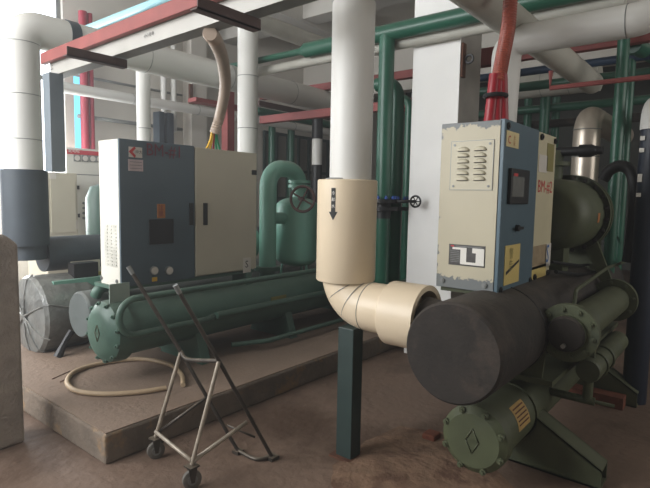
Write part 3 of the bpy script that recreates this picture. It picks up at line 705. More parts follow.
z_ = P(262, 104, y=5.9).z; steel('brown angle iron between the red beams left of the centre', (P(258, 103, y=5.9).x, 5.9, z_), (P(310, 110, y=5.9).x+.6, 5.9, z_), .06, .08, m_brn)
z_ = P(278, 115, y=6.3).z
o = MB().cyl((P(256, 113, y=6.3).x, 6.3, z_), (P(330, 120, y=6.3).x, 6.3, z_), .07, 16).build('green_pipe', m_gpipe); tag(o, 'short level green pipe under the brown angle iron', 'pipe')
for k, (p_, r_) in enumerate(((272, .07), (291, .075))):
    q = P(p_, 150, y=7.4); o = MB().cyl((q.x, 7.4, 0), (q.x, 7.4, P(p_, 118, y=7.4).z), r_, 16).build('green_pipe', m_gpipe)
    tag(o, ['green riser before the sheet doors, nearer the beige cabinet', 'green riser before the sheet doors, above the arched pipe'][k], 'pipe')
q = P(317, 150, y=5.6)
wp = thing('insulated_pipe', 'short white pipe with black lagging above and below, left of centre pipe', 'pipe', (q.x, 5.6, 0))
MB().cyl((q.x, 5.6, P(317, 165, y=5.6).z), (q.x, 5.6, P(317, 139, y=5.6).z), .085, 20).build('white_jacket', m_jkt, wp)
MB().cyl((q.x, 5.6, 0), (q.x, 5.6, P(317, 165, y=5.6).z), .088, 20).build('black_lagging', m_blkm, wp)
MB().cyl((q.x, 5.6, P(317, 139, y=5.6).z), (q.x, 5.6, P(317, 118, y=5.6).z), .09, 20).build('black_lagging', m_blkm, wp)

# ================================================================== chiller 2 (right, near)
E2 = P(451, 354, x=2.3); er2 = .253
c2 = thing('water_chiller', 'dusty olive chiller at the right with a big black lagged cylinder', 'chiller', (3.6, 1.1, 0))
eva = MB().lathe(E2, XP, [(0, 0), (0, er2-.012), (.012, er2), (.02, er2)], 48).cyl(E2+V((.02, 0, 0)), (5.3, E2.y, E2.z), er2, 48).build('evaporator_shell', m_black, c2)
MB().lathe(E2+V((-.006, 0, 0)), XP, [(0, 0), (0, .03), (.01, .03)], 16).build('pipe_plug', m_rust, eva) if False else None
seam(c2, (2.95, E2.y, E2.z), XP, er2+.001, m_blkm, w=.004)
B2 = P(472, 441, x=2.5); br2 = .165
con = MB().cyl(B2+V((.1, 0, 0)), (5.2, B2.y, B2.z), br2-.006, 40).build('condenser_shell', m_dmach, c2)
ec = MB().lathe(B2, XP, [(0, 0), (0, br2*.86), (.03, br2+.012), (.05, br2+.014), (.1, br2+.014), (.1, 0)], 44).build('end_cover', m_dmach, c2)
emblem(ec, B2+V((-.003, 0, 0)), .065)
bolts(ec, B2+V((.012, 0, 0)), -XP, br2-.005, 8, .014, .022, m_dmach, ph=.4)
MB().cyl((3.02, B2.y, B2.z), (3.06, B2.y, B2.z), br2+.004, 40).build('weld_band', m_dmach, c2)
# yellow label wrapped on condenser
q = P(500, 410, d=2.9)
mb = MB(); vs_ = []; n = 8
la = math.radians(195)
for i in range(n+1):
    t = math.radians(128+48*i/n)
    for xx in (2.74, 2.92): vs_.append(V((xx, B2.y+math.cos(t)*(-1)*0+(-math.sin(t-PI/2+0) if False else math.cos(t))*(br2-.004), B2.z+math.sin(t)*(br2-.004))))
mb.add(vs_, [(2*i, 2*i+1, 2*i+3, 2*i+2) for i in range(n)], True)
yl = mb.build('warning_label', mat('ochre label', (176, 144, 84), .7, var=.08, scale=20), c2)
mb = MB()
for i in range(5):
    vs_ = []
    for j in range(5):
        t = math.radians(134+7.6*i+.9*j)
        for xx in (2.755, 2.905): vs_.append(V((xx, B2.y+math.cos(t)*(br2-.0025), B2.z+math.sin(t)*(br2-.0025))))
    mb.add(vs_, [(2*j, 2*j+1, 2*j+3, 2*j+2) for j in range(3)], True)
mb.build('label_lines', m_rust, yl)
# saddle feet
def saddle(x, w_=.012, yb=.51, hb=.11):
    yc, zc_ = B2.y, B2.z
    poly = [(x, yc+.36, 0), (x, yc+.36, .05), (x, yc+.13, zc_+.02), (x, yc-.13, zc_+.02), (x, yb, hb), (x, yb, 0)]
    mb = MB().prism(poly, (w_, 0, 0)).prism([(x+.14, *p[1:]) for p in poly], (w_, 0, 0))
    mb.box((x, yb, 0), (x+.15, yc+.36, .012))
    d = V((0, yb-(yc-.13), hb-(zc_+.02)))
    mb.prism([(x, yc-.13, zc_+.02), (x, yb, hb), (x, yb, hb-.012), (x, yc-.13, zc_+.008)], (.15, 0, 0))
    return mb.build('saddle_foot', m_dmach, c2)
saddle(3.02)
q = P(640, 405, z=0)
s_2 = saddle(4.45, yb=.55)
# cradle plate between evaporator and condenser
MB().prism([(3.02, E2.y-.22, E2.z-.3), (3.02, E2.y+.2, E2.z-.3), (3.02, E2.y+.24, E2.z-.05), (3.02, E2.y-.24, E2.z-.05)], (.02, 0, 0)).build('cradle_plate', m_dmach, c2)
MB().prism([(4.45, E2.y-.22, E2.z-.35), (4.45, E2.y+.2, E2.z-.35), (4.45, E2.y+.24, E2.z-.05), (4.45, E2.y-.24, E2.z-.05)], (.02, 0, 0)).build('cradle_plate', m_dmach, c2)
MB().box((3.0, .78, E2.z-.29), (4.9, 1.2, E2.z-.26)).build('cradle_plate', m_dmach, c2)
# flanged oil cooler on the side
K = P(567, 333, x=3.02); kr = .16
kk = MB().cyl(K+V((.05, 0, 0)), (4.35, K.y, K.z), .105, 32).build('oil_cooler_shell', m_dmach, c2)
f1 = MB().lathe(K, XP, [(-.03, 0), (-.03, .098), (-.03, .1), (0, .1), (0, kr), (.05, kr), (.05, .1)], 40).build('flange', m_dmach, c2)
MB().lathe(K, XP, [(-.05, 0), (-.05, .09), (-.028, .1)], 32).build('blank_cover', m_black, f1)
bolts(f1, K, -XP, .132, 10, .012, .02, m_dmach); 
f2 = MB().lathe((4.28, K.y, K.z), XP, [(0, .1), (0, kr-.005), (.05, kr-.005), (.05, 0)], 40).build('flange', m_dmach, c2)
bolts(f2, (4.28, K.y, K.z), -XP, .13, 8, .012, .02, m_dmach)
MB().cyl(K+V((-.05, .0, -.06)), K+V((-.075, 0, -.06)), .012, 10).build('plug', m_steel, f1)
# small receiver with hoops
J = P(588, 371, x=3.32); jr = .072
MB().lathe(J, XP, [(-.01, 0), (-.01, jr*.9), (.01, jr), (.02, jr)], 28).cyl(J+V((.02, 0, 0)), (4.2, J.y, J.z), jr, 28).build('filter_drier', m_dmach, c2)
for xx in (.16, .34):
    hp = MB().torus(J+V((xx, 0, 0)), XP, jr+.006, .007, 28, 6).build('hoop_clamp', m_dmach, c2)
MB().box((J.x+.05, J.y-.02, J.z+jr-.01), (J.x+.09, J.y+.02, K.z-.1)).build('hanger', m_dmach, c2)
# T valve below
tq = P(583, 402, x=3.3)
MB().cyl((J.x+.03, J.y, J.z-jr+.01), (J.x+.03, J.y, tq.z), .028, 14).build('drain_valve', m_dmach, c2)
MB().cyl((J.x+.03, J.y+.3, tq.z), (J.x+.03, J.y-.04, tq.z), .024, 14).cyl((J.x+.03, J.y-.04, tq.z), (J.x+.06, J.y-.14, tq.z-.01), .012, 10).build('drain_pipe', m_dmach, c2)
# compressor: big green drum with bolted flange
dc = P(567, 214, x=4.33); R = .25; FX = 4.33
ccy, ccz = dc.y, dc.z
cp = MB().lathe((3.3, ccy, ccz), XP, [(.5, 0), (.5, .17)]+[(.5+.16*(1-math.cos(t)), .17+.088*math.sin(t)) for t in [PI/2*k/10 for k in range(1, 11)]]+[(1.05, .262)], 44).build('compressor_body', m_dmach, c2)
f3 = MB().lathe((FX, ccy, ccz), XP, [(0, .3), (0, R+.052), (.05, R+.052), (.05, R), (.06, R), (.06, R+.055), (.11, R+.055), (.11, .2), (.3, .18), (.3, 0)], 48).build('bolted_flange', m_dmach, c2)
bolts(f3, (FX, ccy, ccz), -XP, R+.032, 20, .013, .025, m_black)
q = P(590, 220, x=4.3)
t0 = math.radians(212)
mb = MB(); vs_ = []
for i in range(4):
    t = math.radians(176+5*i)
    for xx in (4.12, 4.18): vs_.append(V((xx, ccy+math.cos(t)*.263, ccz+math.sin(t)*.263)))
mb.add(vs_, [(2*i, 2*i+1, 2*i+3, 2*i+2) for i in range(3)], True); mb.build('orange_label', m_sticko, c2)
MB().prism([(4.46, ccy-.24, E2.z+.1), (4.46, ccy+.3, E2.z+.1), (4.46, ccy+.25, ccz-.2), (4.46, ccy-.22, ccz-.2)], (.03, 0, 0)).build('support_plate', m_dmach, c2)
MB().box((3.9, ccy-.1, E2.z+.15), (4.05, ccy+.1, ccz-.22)).build('support_plate', m_dmach, c2)
# bracket under the compressor flange
a = P(600, 240, x=4.45)
MB().prism([(FX+.02, ccy-.22, ccz-.2), (FX+.02, ccy-.36, E2.z+.1), (FX+.02, ccy-.28, E2.z+.1), (FX+.02, ccy-.14, ccz-.25)], (.04, 0, 0)).build('support_strut', m_dmach, c2)
# bent thin copper rods
pts = [P(574, 306, y=K.y+.05), P(576, 290, y=K.y+.05), P(607, 268, y=K.y+.05), P(624, 262, y=K.y+.05), P(631, 256, y=K.y+.05), P(631, 250, y=K.y+.05)]
MB().sweep(fillet(pts, .03, 5), .012, 10).build('thin_pipe', m_dmach, c2)
pts = [P(552, 262, y=.95), P(585, 265, y=.95), P(606, 256, y=.95), P(618, 232, y=.95), P(620, 205, y=.95)]
MB().sweep(spline(pts, 6), .01, 8).build('thin_pipe', m_blkm, c2)
pts = [P(556, 272, y=.9), P(585, 274, y=.9), P(610, 266, y=.9)]
MB().sweep(spline(pts, 6), .012, 8).build('thin_pipe', m_blkm, c2)
# fittings above the compressor: suction valve behind the cabinet
q = P(567, 158, x=4.4)
MB().cyl((4.3, q.y+.05, ccz+R-.05), (4.3, q.y+.05, q.z+.05), .05, 16).build('service_valve', m_dmach, c2)
ring(c2, (4.3, q.y+.05, ccz+R+.12), ZP, .1, .03, m_dmach)
a = P(556, 152, x=4.3); b = P(597, 151, x=4.3)
MB().cyl(a, (4.3, b.y, a.z), .035, 14).lathe(V((4.3, b.y+.12, a.z)), -YP, [(0, .035), (0, .048), (.08, .048), (.12, .03), (.16, .03), (.16, 0)], 16).build('valve_stem', m_blkm, c2)
# cabinet support bracket
MB().box((2.78, 1.1, E2.z+er2-.03), (2.95, 1.34, 1.045)).build('bracket_plate', m_dmach, c2); MB().box((3.5, 1.1, E2.z+er2-.03), (3.65, 1.32, 1.045)).build('bracket_plate', m_dmach, c2)
MB().box((2.76, 1.06, 1.02), (3.72, 1.36, 1.046)).build('bracket_plate', m_dmach, c2)
# timber under rear foot
q = P(610, 400, z=0)
wd_ = MB().box((4.4, .58, 0), (4.6, 1.3, .0)).v
tag(MB().box((4.32, .62, 0), (4.44, 1.2, .09)).build('timber_block', m_wood), 'red brown timber block lying before the rear chiller foot', 'timber')

# ------------------------------------------------------------------ control cabinet 2
bf = 1.03; bxa = 2.75; bxb = P(552, 200, y=bf).x; bxm = P(534, 200, y=bf).x; by1 = 1.38; bz0, bz1 = 1.047, 1.97
k2 = thing('control_cabinet', 'cream and blue control cabinet with louvred side above the right chiller', 'cabinet', ((bxa+bxb)/2, (bf+by1)/2, bz0))
MB().box((bxa, bf+.015, bz0), (bxb, by1, bz1)).build('cabinet_body', mat('cabinet grey base', (108, 118, 122), .6, var=.1), k2, bevel=.004)
loc = k2.location
mchip = chipped('chipped cream paint', (188, 180, 156), (112, 116, 116), (bf-loc.y, by1-loc.y, bz0-loc.z, bz1-loc.z), (.05, .016, -.05, -.02), .15)
sp = MB().box((bxa-.012, bf+.004, bz0-.003), (bxa, by1, bz1)).build('side_panel', mchip, k2, bevel=.003); lab(sp, 'cream side panel with chipped paint along its edges')
for yy in (1.09, 1.34): bolts(sp, (bxa-.012, yy, bz0+.035), -XP, 0, 1, .013, .012, m_gal)
a = P(452, 142, x=bxa-.012); b = P(492, 190, x=bxa-.012)
vp_ = MB().box((bxa-.016, b.y, b.z-.0), (bxa-.012, a.y, a.z)).build('vent_plate', mat('vent cream', (192, 185, 162), .5, var=.03), k2, bevel=.001)
frame2(MB(), bxa-.0165, b.y-.002, a.y+.002, b.z-.002, a.z+.002, .004, .003).build('plate_edge', m_gal, vp_)
mh, mw = a.z-b.z, a.y-b.y
for cyf in (.30, .70):
    for j in range(6):
        c = V((bxa-.016, b.y+mw*cyf, b.z+mh*(.2+.12*j)))
        mb = MB(); seg, rgs = 10, 5; vs_ = []; w_, h_ = mw*.15, mh*.085
        for i in range(rgs+1):
            t = PI/2*i/rgs
            for k in range(seg+1):
                s_ = PI*k/seg; vs_.append(c+V((-.018*math.sin(t), math.cos(s_)*w_*math.cos(t)**.6 if i < rgs else 0, math.sin(s_)*h_*math.cos(t)**.6 if i < rgs else 0)))
        for i in range(rgs):
            for k in range(seg):
                q_ = i*(seg+1)+k; mb.f.append([q_, q_+1, q_+seg+2, q_+seg+1]); mb.sm.append(True)
        mb.v = vs_; mb.build('louver', bpy.data.materials['vent cream'], vp_)
        MB().box(c+V((-.0015, -w_*.9, -.0035)), c+V((0, w_*.9, 0))).build('louver_slot', m_ink, vp_)
for yy in (a.y-.02, b.y+.02):
    for z in (a.z-.02, b.z+.02): bolts(vp_, (bxa-.016, yy, z), -XP, 0, 1, .006, .004, m_gal)
# name plate
a = P(449.5, 243, x=bxa-.012); b = P(484.5, 269, x=bxa-.012)
npx = bxa-.015
npl = MB().box((npx, b.y, b.z+.006), (bxa-.012, a.y, a.z-.004)).build('name_plate', mat('worn black plate', (70, 68, 66), .4, .2, var=.3, scale=60), k2)
Wn, Hn = a.y-b.y, (a.z-.004)-(b.z+.006)
def npb(u0_, v0_, u1_, v1_, m, nm):   # u from left edge, v from bottom, 0..1
    return MB().box((npx-.001, a.y-Wn*u0_, b.z+.006+Hn*v0_), (npx, a.y-Wn*u1_, b.z+.006+Hn*v1_)).build(nm, m, npl)
mb = MB()
for k, (u0_, v0_, u1_, v1_) in enumerate(((.1, .76, .5, .86), (.33, .1, .5, .84), (.34, .07, .985, .19), (.76, .09, .98, .85), (.66, .64, .97, .87))):
    mb.box((npx-.0012-.0004*k, a.y-Wn*u0_, b.z+.006+Hn*v0_), (npx, a.y-Wn*u1_, b.z+.006+Hn*v1_))
mb.build('white_tape_marks', m_whiteink, npl)
npb(.05, .88, .14, .95, m_redink, 'plate_emblem')
mb = MB()
for k in range(7): mb.box((npx-.0006, a.y-Wn*.05, b.z+.006+Hn*(.15+.085*k)), (npx, a.y-Wn*.3, b.z+.006+Hn*(.17+.085*k)))
mb.box((npx-.0006, a.y-Wn*.2, b.z+.006+Hn*.9), (npx, a.y-Wn*.9, b.z+.006+Hn*.93)); mb.build('plate_lines', m_gal, npl)
# doors
db = MB().box((bxa-.012, bf-.012, bz0-.02), (bxm-.004, bf+.015, bz1+.004)).build('door', m_slate, k2, bevel=.003); lab(db, 'slate blue door with display')
sp_ = P(520, 200, y=bf).x
dc_ = MB().box((bxm+.004, bf-.006, bz0-.02), (bxb, bf+.015, bz1)).build('door', m_cream2, k2, bevel=.003); lab(dc_, 'dirty cream door with stickers and red handwriting')
DY = bf-.012
def dplate(parent, nm, m, a_, b_, c_, d_, t=.003, y=DY, **k): return pix_plate(parent, nm, m, a_, b_, c_, d_, y=y, t=t, **k)
s1 = dplate(db, 'sticker', mat('cream sticker', (216, 200, 150), .6), 506.5, 130, 518, 149)
q = P(509.5, 140, y=DY-.004); text('C', 'sticker_emblem', m_redink, s1, q, XP, ZP, .06); q = P(514.5, 141, y=DY-.004); text('永\n联', 'sticker_lettering', m_sticko, s1, q, XP, ZP, .03)
d1 = dplate(db, 'display', m_blkm, 508.5, 168, 525, 204, t=.02, bevel=.004)
dplate(d1, 'screen', m_screen, 513, 176, 523.5, 197, y=DY-.02, t=.001); dplate(d1, 'indicator_mark', m_redink, 514, 173, 518, 176.5, y=DY-.02, t=.001)
lk = P(516, 228, y=DY)
h_ = MB().cyl(lk, lk+V((0, -.02, 0)), .018, 16).box(lk+V((-.05, -.03, -.008)), lk+V((.045, -.02, .008))).build('handle', m_blkm, db)
s3 = dplate(db, 'sticker', m_sticky, 505, 246, 518, 281)
q0 = P(511, 260, y=DY-.004); text('警\n告', 'sticker_lettering', m_olive, s3, q0, XP, ZP, .065)
mb = MB(); zq = P(511, 272, y=DY).z; mb.prism([(P(505.3, 272, y=DY).x, DY-.004, zq-.01), (P(517.8, 272, y=DY).x, DY-.004, zq+.05), (P(517.8, 272, y=DY).x, DY-.004, zq+.065), (P(505.3, 272, y=DY).x, DY-.004, zq+.01)], (0, .0005, 0)); mb.build('sticker_stripe', m_ink, s3)
CY = bf-.006
dplate(dc_, 'sticker', m_stickw, 539, 154, 546.5, 173, y=CY)
dplate(dc_, 'sticker', m_olive, 547.5, 143, 552.5, 172, y=CY)
q = P(541.3, 187, y=CY-.001); xs_ = (P(552, 187, y=CY).x-P(532, 187, y=CY).x)
text('BM-#2', 'red_handwriting', m_redink, dc_, V((bxm+.004+(bxb-bxm)*.48, CY-.001, q.z)), XP, ZP, .11, sx=(bxb-bxm)*.85/(.11*2.9))
s4 = dplate(dc_, 'sticker', mat('brown paper sticker', (150, 132, 104), .7, var=.15, scale=30), 531, 247, 545, 266, y=CY)
dplate(dc_, 'sticker', m_sticky, 530, 268, 545, 276, y=CY)
s5 = dplate(dc_, 'sticker', m_stickw, 545.5, 244, 549.5, 265, y=CY)
text('S', 'sticker_emblem', m_blueink, s5, P(547.5, 254.5, y=CY-.004), XP, ZP, .17, sx=.8)
for xx, zz in ((bxa+.03, bz0+.01), (bxm-.04, bz0+.01), (bxa+.03, bz1-.03), (bxm+.05, bz1-.03), (bxb-.04, bz1-.03), (bxm+.05, bz0+.02), (bxb-.05, bz0+.02)):
    bolts(k2, (xx, DY, zz), -YP, 0, 1, .016, .012, m_blkm)
# copper-brown conduit into the top
yy = 1.1
pts = [P(511, -12, y=yy), P(508.5, 25, y=yy), P(503, 55, y=yy), P(498, 82, y=yy)]
hc = thing('cable_conduit', 'orange brown corrugated conduit with red sheathed cables entering the right cabinet', 'conduit', (pts[-1].x, yy, bz1))
path = spline(pts, 26); MB().sweep(path, [.037+(.003 if i % 2 else -.001) for i in range(len(path))], 18).build('conduit_tube', m_hoser, hc)
e = pts[-1]
for k, dx in enumerate((-.055, 0.0, .055)):
    MB().sweep(spline([e+V((dx*.25, -dx*.25, .04)), e+V((dx*.35, -dx*.35, -.06)), V((e.x+dx*.5, yy-dx*.5, bz1-.0))], 6), [.03]*6+[.03]*6+[.032], 12).build('cable', m_redc, hc)
bnd = P(495.5, 96, y=yy); MB().torus((bnd.x, yy, bnd.z), ZP, .056, .012).build('cable_tie', m_blkm, hc)

# ------------------------------------------------------------------ right-hand pipes
mx_ = 3.5
A = P(507, 45, x=mx_); 
mz = P(560, 33, x=mx_).z
wpth = fillet([(mx_, A.y, 1.6), (mx_, A.y, mz), (mx_, .55, mz), (mx_+.35, .2, mz+.25)], .1, 6)
mp = thing('insulated_pipe', 'large off white pipe elbowing down behind the right control cabinet', 'pipe', (mx_, A.y, 1.6))
MB().sweep(wpth[:8]+wpth[8:], [(.072 if p.z < mz-.12 else .094) for p in wpth], 32).build('pipe_jacket', m_jkt, mp)
q = P(515, 40, x=mx_); seam(mp, (mx_, q.y, mz), YP, .095, m_gal, w=.003); q = P(628, 20, x=mx_); seam(mp, (mx_, q.y, mz), YP, .095, m_gal, w=.003)
q = P(505, 50, x=mx_)
# grey diagonal pipe running away (along x)
A = P(478, 0, y=1.9); B = P(590, 82, y=1.9)
run('insulated_pipe', 'grey pipe high at right running away under the white pipe', 'pipe', (440, -34), (592, 82), .105, m_greyp, y=1.3, seams=0)
# level grey pipe
run('insulated_pipe', 'level grey pipe under the far lintel, ending at the running-away pipe', 'pipe', (517, 87), (600, 80), .17, m_greyp, x=7.4, axis='y', seams=2)
# red beams right
for k, (a_, b_, xx, hh_, lb_) in enumerate((((457, 62), (700, 28), 5.2, .17, 'red beam meeting the white column side, high at right'),
                                       ((385, 78), (413, 74), 6.2, .1, 'short red beam seen between green pipes and white column, upper'),
                                       ((380, 110), (413, 106), 5.8, .1, 'short red beam seen between green pipes and white column, lower'))):
    A = P(*a_, x=xx); B = P(*b_, x=xx); steel(lb_, (xx, A.y, A.z), (xx, B.y if k == 0 else 2.5, A.z), .08, hh_)
q = P(467, 57, x=4.8)
qb_ = P(464, 62, y=cy0-.01); cb_ = thing('wall_bracket', 'rusty curved hanger bracket on the shaded side of the white column', 'bracket', (qb_.x, cy0, qb_.z))
MB().box((qb_.x-.05, cy0-.02, qb_.z-.14), (qb_.x+.02, cy0, qb_.z+.16)).build('back_plate', m_rust, cb_); MB().torus((qb_.x, cy0-.06, qb_.z+.02), XP, .035, .012, 20, 6).build('hanger_ring', m_blkm, cb_)
A = P(551, 71, x=4.6); A2 = P(551, 88, x=4.6); B = P(700, 78, x=4.6)
o = MB().sweep([A, (4.6, A.y, A2.z), (4.6, .2, A2.z)], .02, 8).build('red_pipe', m_red); tag(o, 'thin red pipe with an upturned end at upper right', 'pipe')
m_dteal = mat('dark blue pipe paint', (30, 56, 84), .5)
o = MB().cyl((5.6, 2.6, P(600, 62, x=5.6).z), (5.6, -.5, P(600, 62, x=5.6).z), .04, 12).build('service_pipe', m_dteal); tag(o, 'dark blue pipe behind the red beams at upper right', 'pipe')
o = MB().cyl((6.0, 2.6, P(600, 78, x=6.).z), (6.0, -.5, P(600, 78, x=6.0).z), .05, 12).build('green_pipe', m_gpipe); tag(o, 'level dark green pipe behind the thin red pipe, upper right', 'pipe')
# green risers right
def vert(name, label, px_, x, z0, z1, rad, m, g=None):
    q = P(px_, 120, x=x); o = MB().cyl((x, q.y, z0), (x, q.y, z1), rad, 20).build(name, m); return tag(o, label, 'pipe', g), q
vert('green_pipe', 'dark green riser right of the silver elbow, front one of two', 618.5, 5.0, .6, 3.1, .047, m_gpipe)
vert('green_pipe', 'thinner dark green riser just behind the front green riser', 627.5, 5.6, .6, 3.0, .037, m_gpipe)
sg = P(632, 60, x=5.3)
o = MB().cyl((5.3, sg.y, P(632, 45, x=5.3).z), (6.6, sg.y-.2, P(645, 72, x=6.6).z), .07, 16).build('green_pipe', m_gpipe); tag(o, 'slanting green pipe near the right edge, high up', 'pipe')
# silver riser with elbow
sx_ = 5.0; q = P(584, 180, x=sx_); zt_ = P(590, 117, x=sx_).z; qb = P(586, 208, x=sx_).z
sv = thing('insulated_pipe', 'silver jacketed pipe rising behind the big green drum', 'pipe', (sx_, q.y, qb))
MB().sweep(fillet([(sx_, q.y, ccz+.1), (sx_, q.y, zt_), (sx_+1.6, q.y+.0, zt_)], .16, 8), .11, 28).build('pipe_jacket', m_silver, sv)
q_ = P(586, 130, x=sx_); seam(sv, (sx_, q.y, q_.z), ZP, .112, m_gal); q_ = P(586, 157, x=sx_); seam(sv, (sx_, q.y, q_.z), ZP, .112, m_gal)
# black arch hose
bxx = 4.7
pts = [P(603, 180, x=bxx), P(610, 170, x=bxx), P(622, 166, x=bxx), P(632, 174, x=bxx), P(635, 200, x=bxx), P(632, 235, x=bxx), P(628, 262, x=bxx)]
o = MB().sweep(spline(pts, 8), .045, 16).build('black_hose', m_blkm); tag(o, 'black lagged hose arching beside the green drum flange', 'hose')
# far right riser
q = P(652, 150, x=4.6); zz = P(646, 130, x=4.6).z
rp = thing('insulated_pipe', 'dark blue lagged riser with a white top at the right edge', 'pipe', (4.6, q.y, .0))
MB().cyl((4.6, q.y, 0), (4.6, q.y, zz), .085, 24).build('dark_lagging', m_dblue, rp); 
MB().sweep(fillet([(4.6, q.y, zz), (4.6, q.y, P(645, 105, x=4.6).z), (5.8, q.y, P(645, 105, x=4.6).z)], .16, 6), .09, 24).build('white_jacket', m_jkt, rp)
mk = MB(); 
for zq in (138, 150, 178, 195):
    p = P(646, zq, x=4.52); MB().cbox((4.525, q.y+.055, p.z), (.02, .03, .06 if zq == 178 else .03)).build('white_mark', m_whiteink, rp)
# background clutter of the dark hall: second row of pipes far away
for k, (px_, x, r_) in enumerate(((545, 8.0, .07), (556, 8.4, .06), (528, 8.2, .06))):
    q = P(px_, 110, x=x); o = MB().cyl((x, q.y, 0), (x, q.y, 3.1), r_, 12).build('green_pipe', m_gpipe); tag(o, 'dim green riser in the dark hall behind the right cabinet, %s of three' % ('middle', 'rightmost', 'leftmost')[k], 'pipe', 'dim risers in the dark hall')
for k, (py_, m) in enumerate(((106, m_gpipe), (120, m_black))):
    z_ = P(560, py_, x=8.).z; o = MB().cyl((8.1+.2*k, 3.5, z_), (8.1+.2*k, -2., z_), .06, 12).build('hall_pipe', m)
    tag(o, ['dim green level pipe in the dark hall behind the silver elbow', 'dim black level pipe in the dark hall behind the silver elbow'][k], 'pipe')

# ================================================================== trolley
C1, C2, F1, F2 = P(156, 458, z=0), P(192, 488, z=0), P(238, 453, z=0), P(272, 459, z=0)
def plane(a, b): return (a, (b-a).cross(ZP).normalized())
pA, pB = plane(C1, F1), plane(C2, F2)
J1, J2 = P(181, 352, pl=pA), P(219, 361, pl=pB)
T1, T2 = P(131, 271, pl=pA), P(178, 290, pl=pB)
print('trolley', C1, C2, F1, F2, J1, J2, T1, T2)
tl = thing('tube_trolley', 'worn black tubular trolley frame with two casters, in front of the plinth', 'trolley', (C1+C2+F1+F2)/4)
tl.location.z = 0
wr = .05
def rail(T, J, Ft, nm='long_rail'):
    d = (J-Ft); d.z = 0
    return MB().sweep(fillet([T, J, V((Ft.x, Ft.y, .012))], .08, 5), .011, 12).build(nm, m_cart, tl)
rail(T1, J1, F1); rail(T2, J2, F2)
for T, J in ((T1, J1), (T2, J2)):
    d = (T-J).normalized(); MB().cyl(T-d*.02, T+d*.03, .0135, 12).build('grip_end', m_gal, tl)
K1 = V((C1.x, C1.y, 2*wr+.03)); K2 = V((C2.x, C2.y, 2*wr+.03))
MB().cyl(J1, K1, .012, 12).build('caster_leg', m_cartb, tl); MB().cyl(J2, K2, .012, 12).build('caster_leg', m_cartb, tl)
# top cross piece with a bowed end
mid = [J1, J1+(J2-J1)*.12+V((0, 0, -.03)), J1+(J2-J1)*.35+V((0, 0, -.03)), J2]
MB().sweep(spline(mid, 6), .012, 12).build('cross_bar', m_cart, tl)
MB().cyl(K1+V((0, 0, .03)), K2+V((0, 0, .02)), .011, 10).build('cross_bar', m_cartb, tl)
pb = P(247, 422, pl=pB); MB().cyl(K2+V((0, 0, .015)), pb, .012, 10).build('side_brace', m_cartb, tl)
pa_ = P(207, 397, pl=pA); MB().cyl(K1+V((0, 0, .015)), pa_, .009, 10).build('side_brace', m_cart, tl)
MB().sweep(spline([V((F1.x, F1.y, .015)), (F1+F2)/2+V((-.04, -.05, .015)), V((F2.x, F2.y, .015))], 6), .011, 10).build('foot_bar', m_cart, tl)
MB().cyl(P(227, 425, pl=pA), V((F2.x, F2.y, .05))*.35+P(246, 430, pl=pA)*.65, .007, 8).build('side_brace', m_cart, tl)
MB().box(V((F2.x-.03, F2.y-.03, 0)), V((F2.x+.03, F2.y+.03, .022))).build('foot_pad', m_cart, tl)
MB().box(V((F1.x-.025, F1.y-.025, 0)), V((F1.x+.025, F1.y+.025, .02))).build('foot_pad', m_cart, tl)
for K_, ang in ((K1, 1.0), (K2, .95)):
    ax = V((math.cos(ang+PI*1.0+.25), math.sin(ang+PI*1.0+.25), 0)); dd = ZP.cross(ax)
    cz = V((K_.x, K_.y, wr))
    ca = MB().lathe(cz-ax*.015, ax, [(0, 0), (0, wr*.8), (.004, wr), (.026, wr), (.03, wr*.8), (.03, 0)], 28).build('caster', m_wheel, tl); MB().lathe(cz-ax*.018, ax, [(0, 0), (0, wr*.55), (.036, wr*.55), (.036, 0)], 24).build('wheel_hub', m_gal, ca)
    MB().cyl(cz-ax*.022, cz+ax*.022, .012, 12).build('axle', m_steel, ca)
    fk = MB()
    for s_ in (-1, 1):
        p = cz+ax*s_*.021; fk.prism([p+dd*.009+V((0, 0, -.012)), p-dd*.009+V((0, 0, -.012)), p-dd*.024+V((0, 0, wr+.022)), p+dd*.024+V((0, 0, wr+.022))], ax*.003*s_)
    fk.cbox(V((K_.x, K_.y, 2*wr+.022)), (.06, .06, .008)); fk.build('fork', m_cart, ca)

# ------------------------------------------------------------------ hose lying on the plinth
hp = [(222, 384), (170, 391), (110, 394), (76, 391), (66, 382), (78, 370), (110, 362), (150, 359), (185, 362)]
hp = [(166, 388), (140, 392), (105, 394), (77, 391), (67, 382), (76, 371), (103, 363), (140, 359), (168, 364), (181, 374), (183, 385)]
pts = [P(a_, b_, z=PZ+.018) for a_, b_ in hp]
o = MB().sweep(spline(pts, 8), .017, 14).build('water_hose', m_hosec); tag(o, 'cream hose lying in a loop on the concrete plinth', 'hose')
# twigs / wire bits on the plinth
for k, (a_, b_) in enumerate((((52, 379), (70, 371)), ((60, 382), (66, 379)))):
    o = MB().cyl(P(*a_, z=PZ+.003), P(*b_, z=PZ+.003), .003, 6).build('wire_scrap', m_rust); tag(o, ['longer thin wire scrap on the plinth left of the hose', 'shorter thin wire scrap on the plinth left of the hose'][k], 'wire')

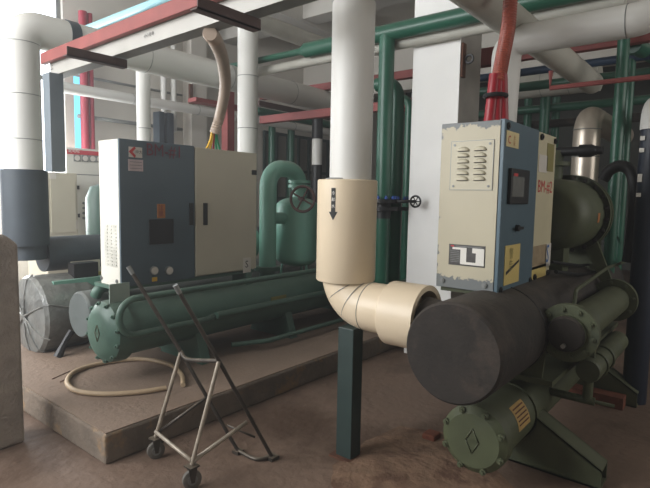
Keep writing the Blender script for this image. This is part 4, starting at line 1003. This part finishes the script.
# small rusty hole and rubble round the post and right front: raised rough concrete patch
def rough_patch(name, pts2, h, m, seed):
    random.seed(seed); c = sum((V(p) for p in pts2), V((0, 0, 0)))/len(pts2); n = len(pts2); mb = MB(); vs_ = [c+V((0, 0, h))]
    for s_, hh_ in ((.4, h*.95), (.75, h*.8), (1., -.002)):
        for p in pts2: q_ = c.lerp(V(p), s_); vs_.append(V((q_.x+random.uniform(-.01, .01), q_.y+random.uniform(-.01, .01), hh_+(random.uniform(-.15, .15)*h if s_ < 1 else 0))))
    fs_ = [(0, 1+i, 1+(i+1) % n) for i in range(n)]
    for r_ in range(2):
        for i in range(n): fs_.append((1+r_*n+i, 1+r_*n+(i+1) % n, 1+(r_+1)*n+(i+1) % n, 1+(r_+1)*n+i))
    mb.add(vs_, fs_, True); return mb.build(name, m, merge=False)
pix = [(328, 484), (330, 466), (345, 456), (366, 440), (400, 425), (450, 432), (500, 470), (530, 500), (470, 512), (390, 512), (340, 505)]
pts = []
for i in range(len(pix)):
    a_, b_ = P(*pix[i], z=0), P(*pix[(i+1) % len(pix)], z=0)
    for k in range(3): pts.append(a_.lerp(b_, k/3))
o = rough_patch('concrete_patch', pts, .02, mat('rough cement patch', (124, 98, 78), .9, var=.2, scale=8, c2=(92, 66, 50), t2=.55, bump=.8, bscale=20), 3)
tag(o, 'rough raised cement patch on the floor before the post and chiller', 'cement patch')
q = P(432, 440, z=0)
o = MB().box((q.x-.05, q.y-.04, 0), (q.x+.05, q.y+.05, .05)).build('brick_piece', m_wood, bevel=.012); tag(o, 'broken red brick piece left of the diamond-marked end cover', 'brick')
q = P(444, 432, z=0)
# base beam under chiller 2


# ------------------------------------------------------------------ light
sc_ = bpy.context.scene
w = bpy.data.worlds.new('world'); sc_.world = w; w.use_nodes = True
bg = w.node_tree.nodes['Background']; bg.inputs[0].default_value = (.86, .94, 1, 1); bg.inputs[1].default_value = 4.0
def area(name, loc, rot, sx, sy, e, c):
    l = bpy.data.lights.new(name, 'AREA'); l.shape = 'RECTANGLE'; l.size = sx; l.size_y = sy; l.energy = e; l.color = c
    o = bpy.data.objects.new(name, l); COL.objects.link(o); o.location = loc; o.rotation_euler = rot; return o
area('daylight_and_fill', (XL+.02, (wy0+wy1)/2, (wz0+wz1)/2), (0, -PI/2, 0), wz1-wz0, wy1-wy0, 340, (1, .99, .97))
area('daylight_and_fill', ((bx0+bx1)/2, YB-.02, (bz0+bz1)/2), (-PI/2, 0, 0), bx1-bx0, bz1-bz0, 130, (.97, .99, 1))
area('daylight_and_fill', (5.25, YN+.06, 2.6), (PI/2, 0, 0), 4.4, 1.9, 60, (1, .97, .93))  # fill lamp added behind the camera to brighten the door fronts
hv_ = w.node_tree.nodes.new('ShaderNodeVolumeScatter'); hv_.inputs['Density'].default_value = .016; hv_.inputs['Anisotropy'].default_value = .35   # thin haze added to lift the blacks like veiling glare
w.node_tree.links.new(hv_.outputs[0], w.node_tree.nodes['World Output'].inputs['Volume'])
sc_.cycles.volume_bounces = 0
vs = sc_.view_settings; vs.view_transform = 'Standard'; vs.look = 'None'; vs.gamma = 1; vs.exposure = 0.25; vs.use_curve_mapping = False
sc_.cycles.use_denoising = True; sc_.cycles.max_bounces = 6; sc_.cycles.diffuse_bounces = 4; sc_.cycles.sample_clamp_indirect = 6
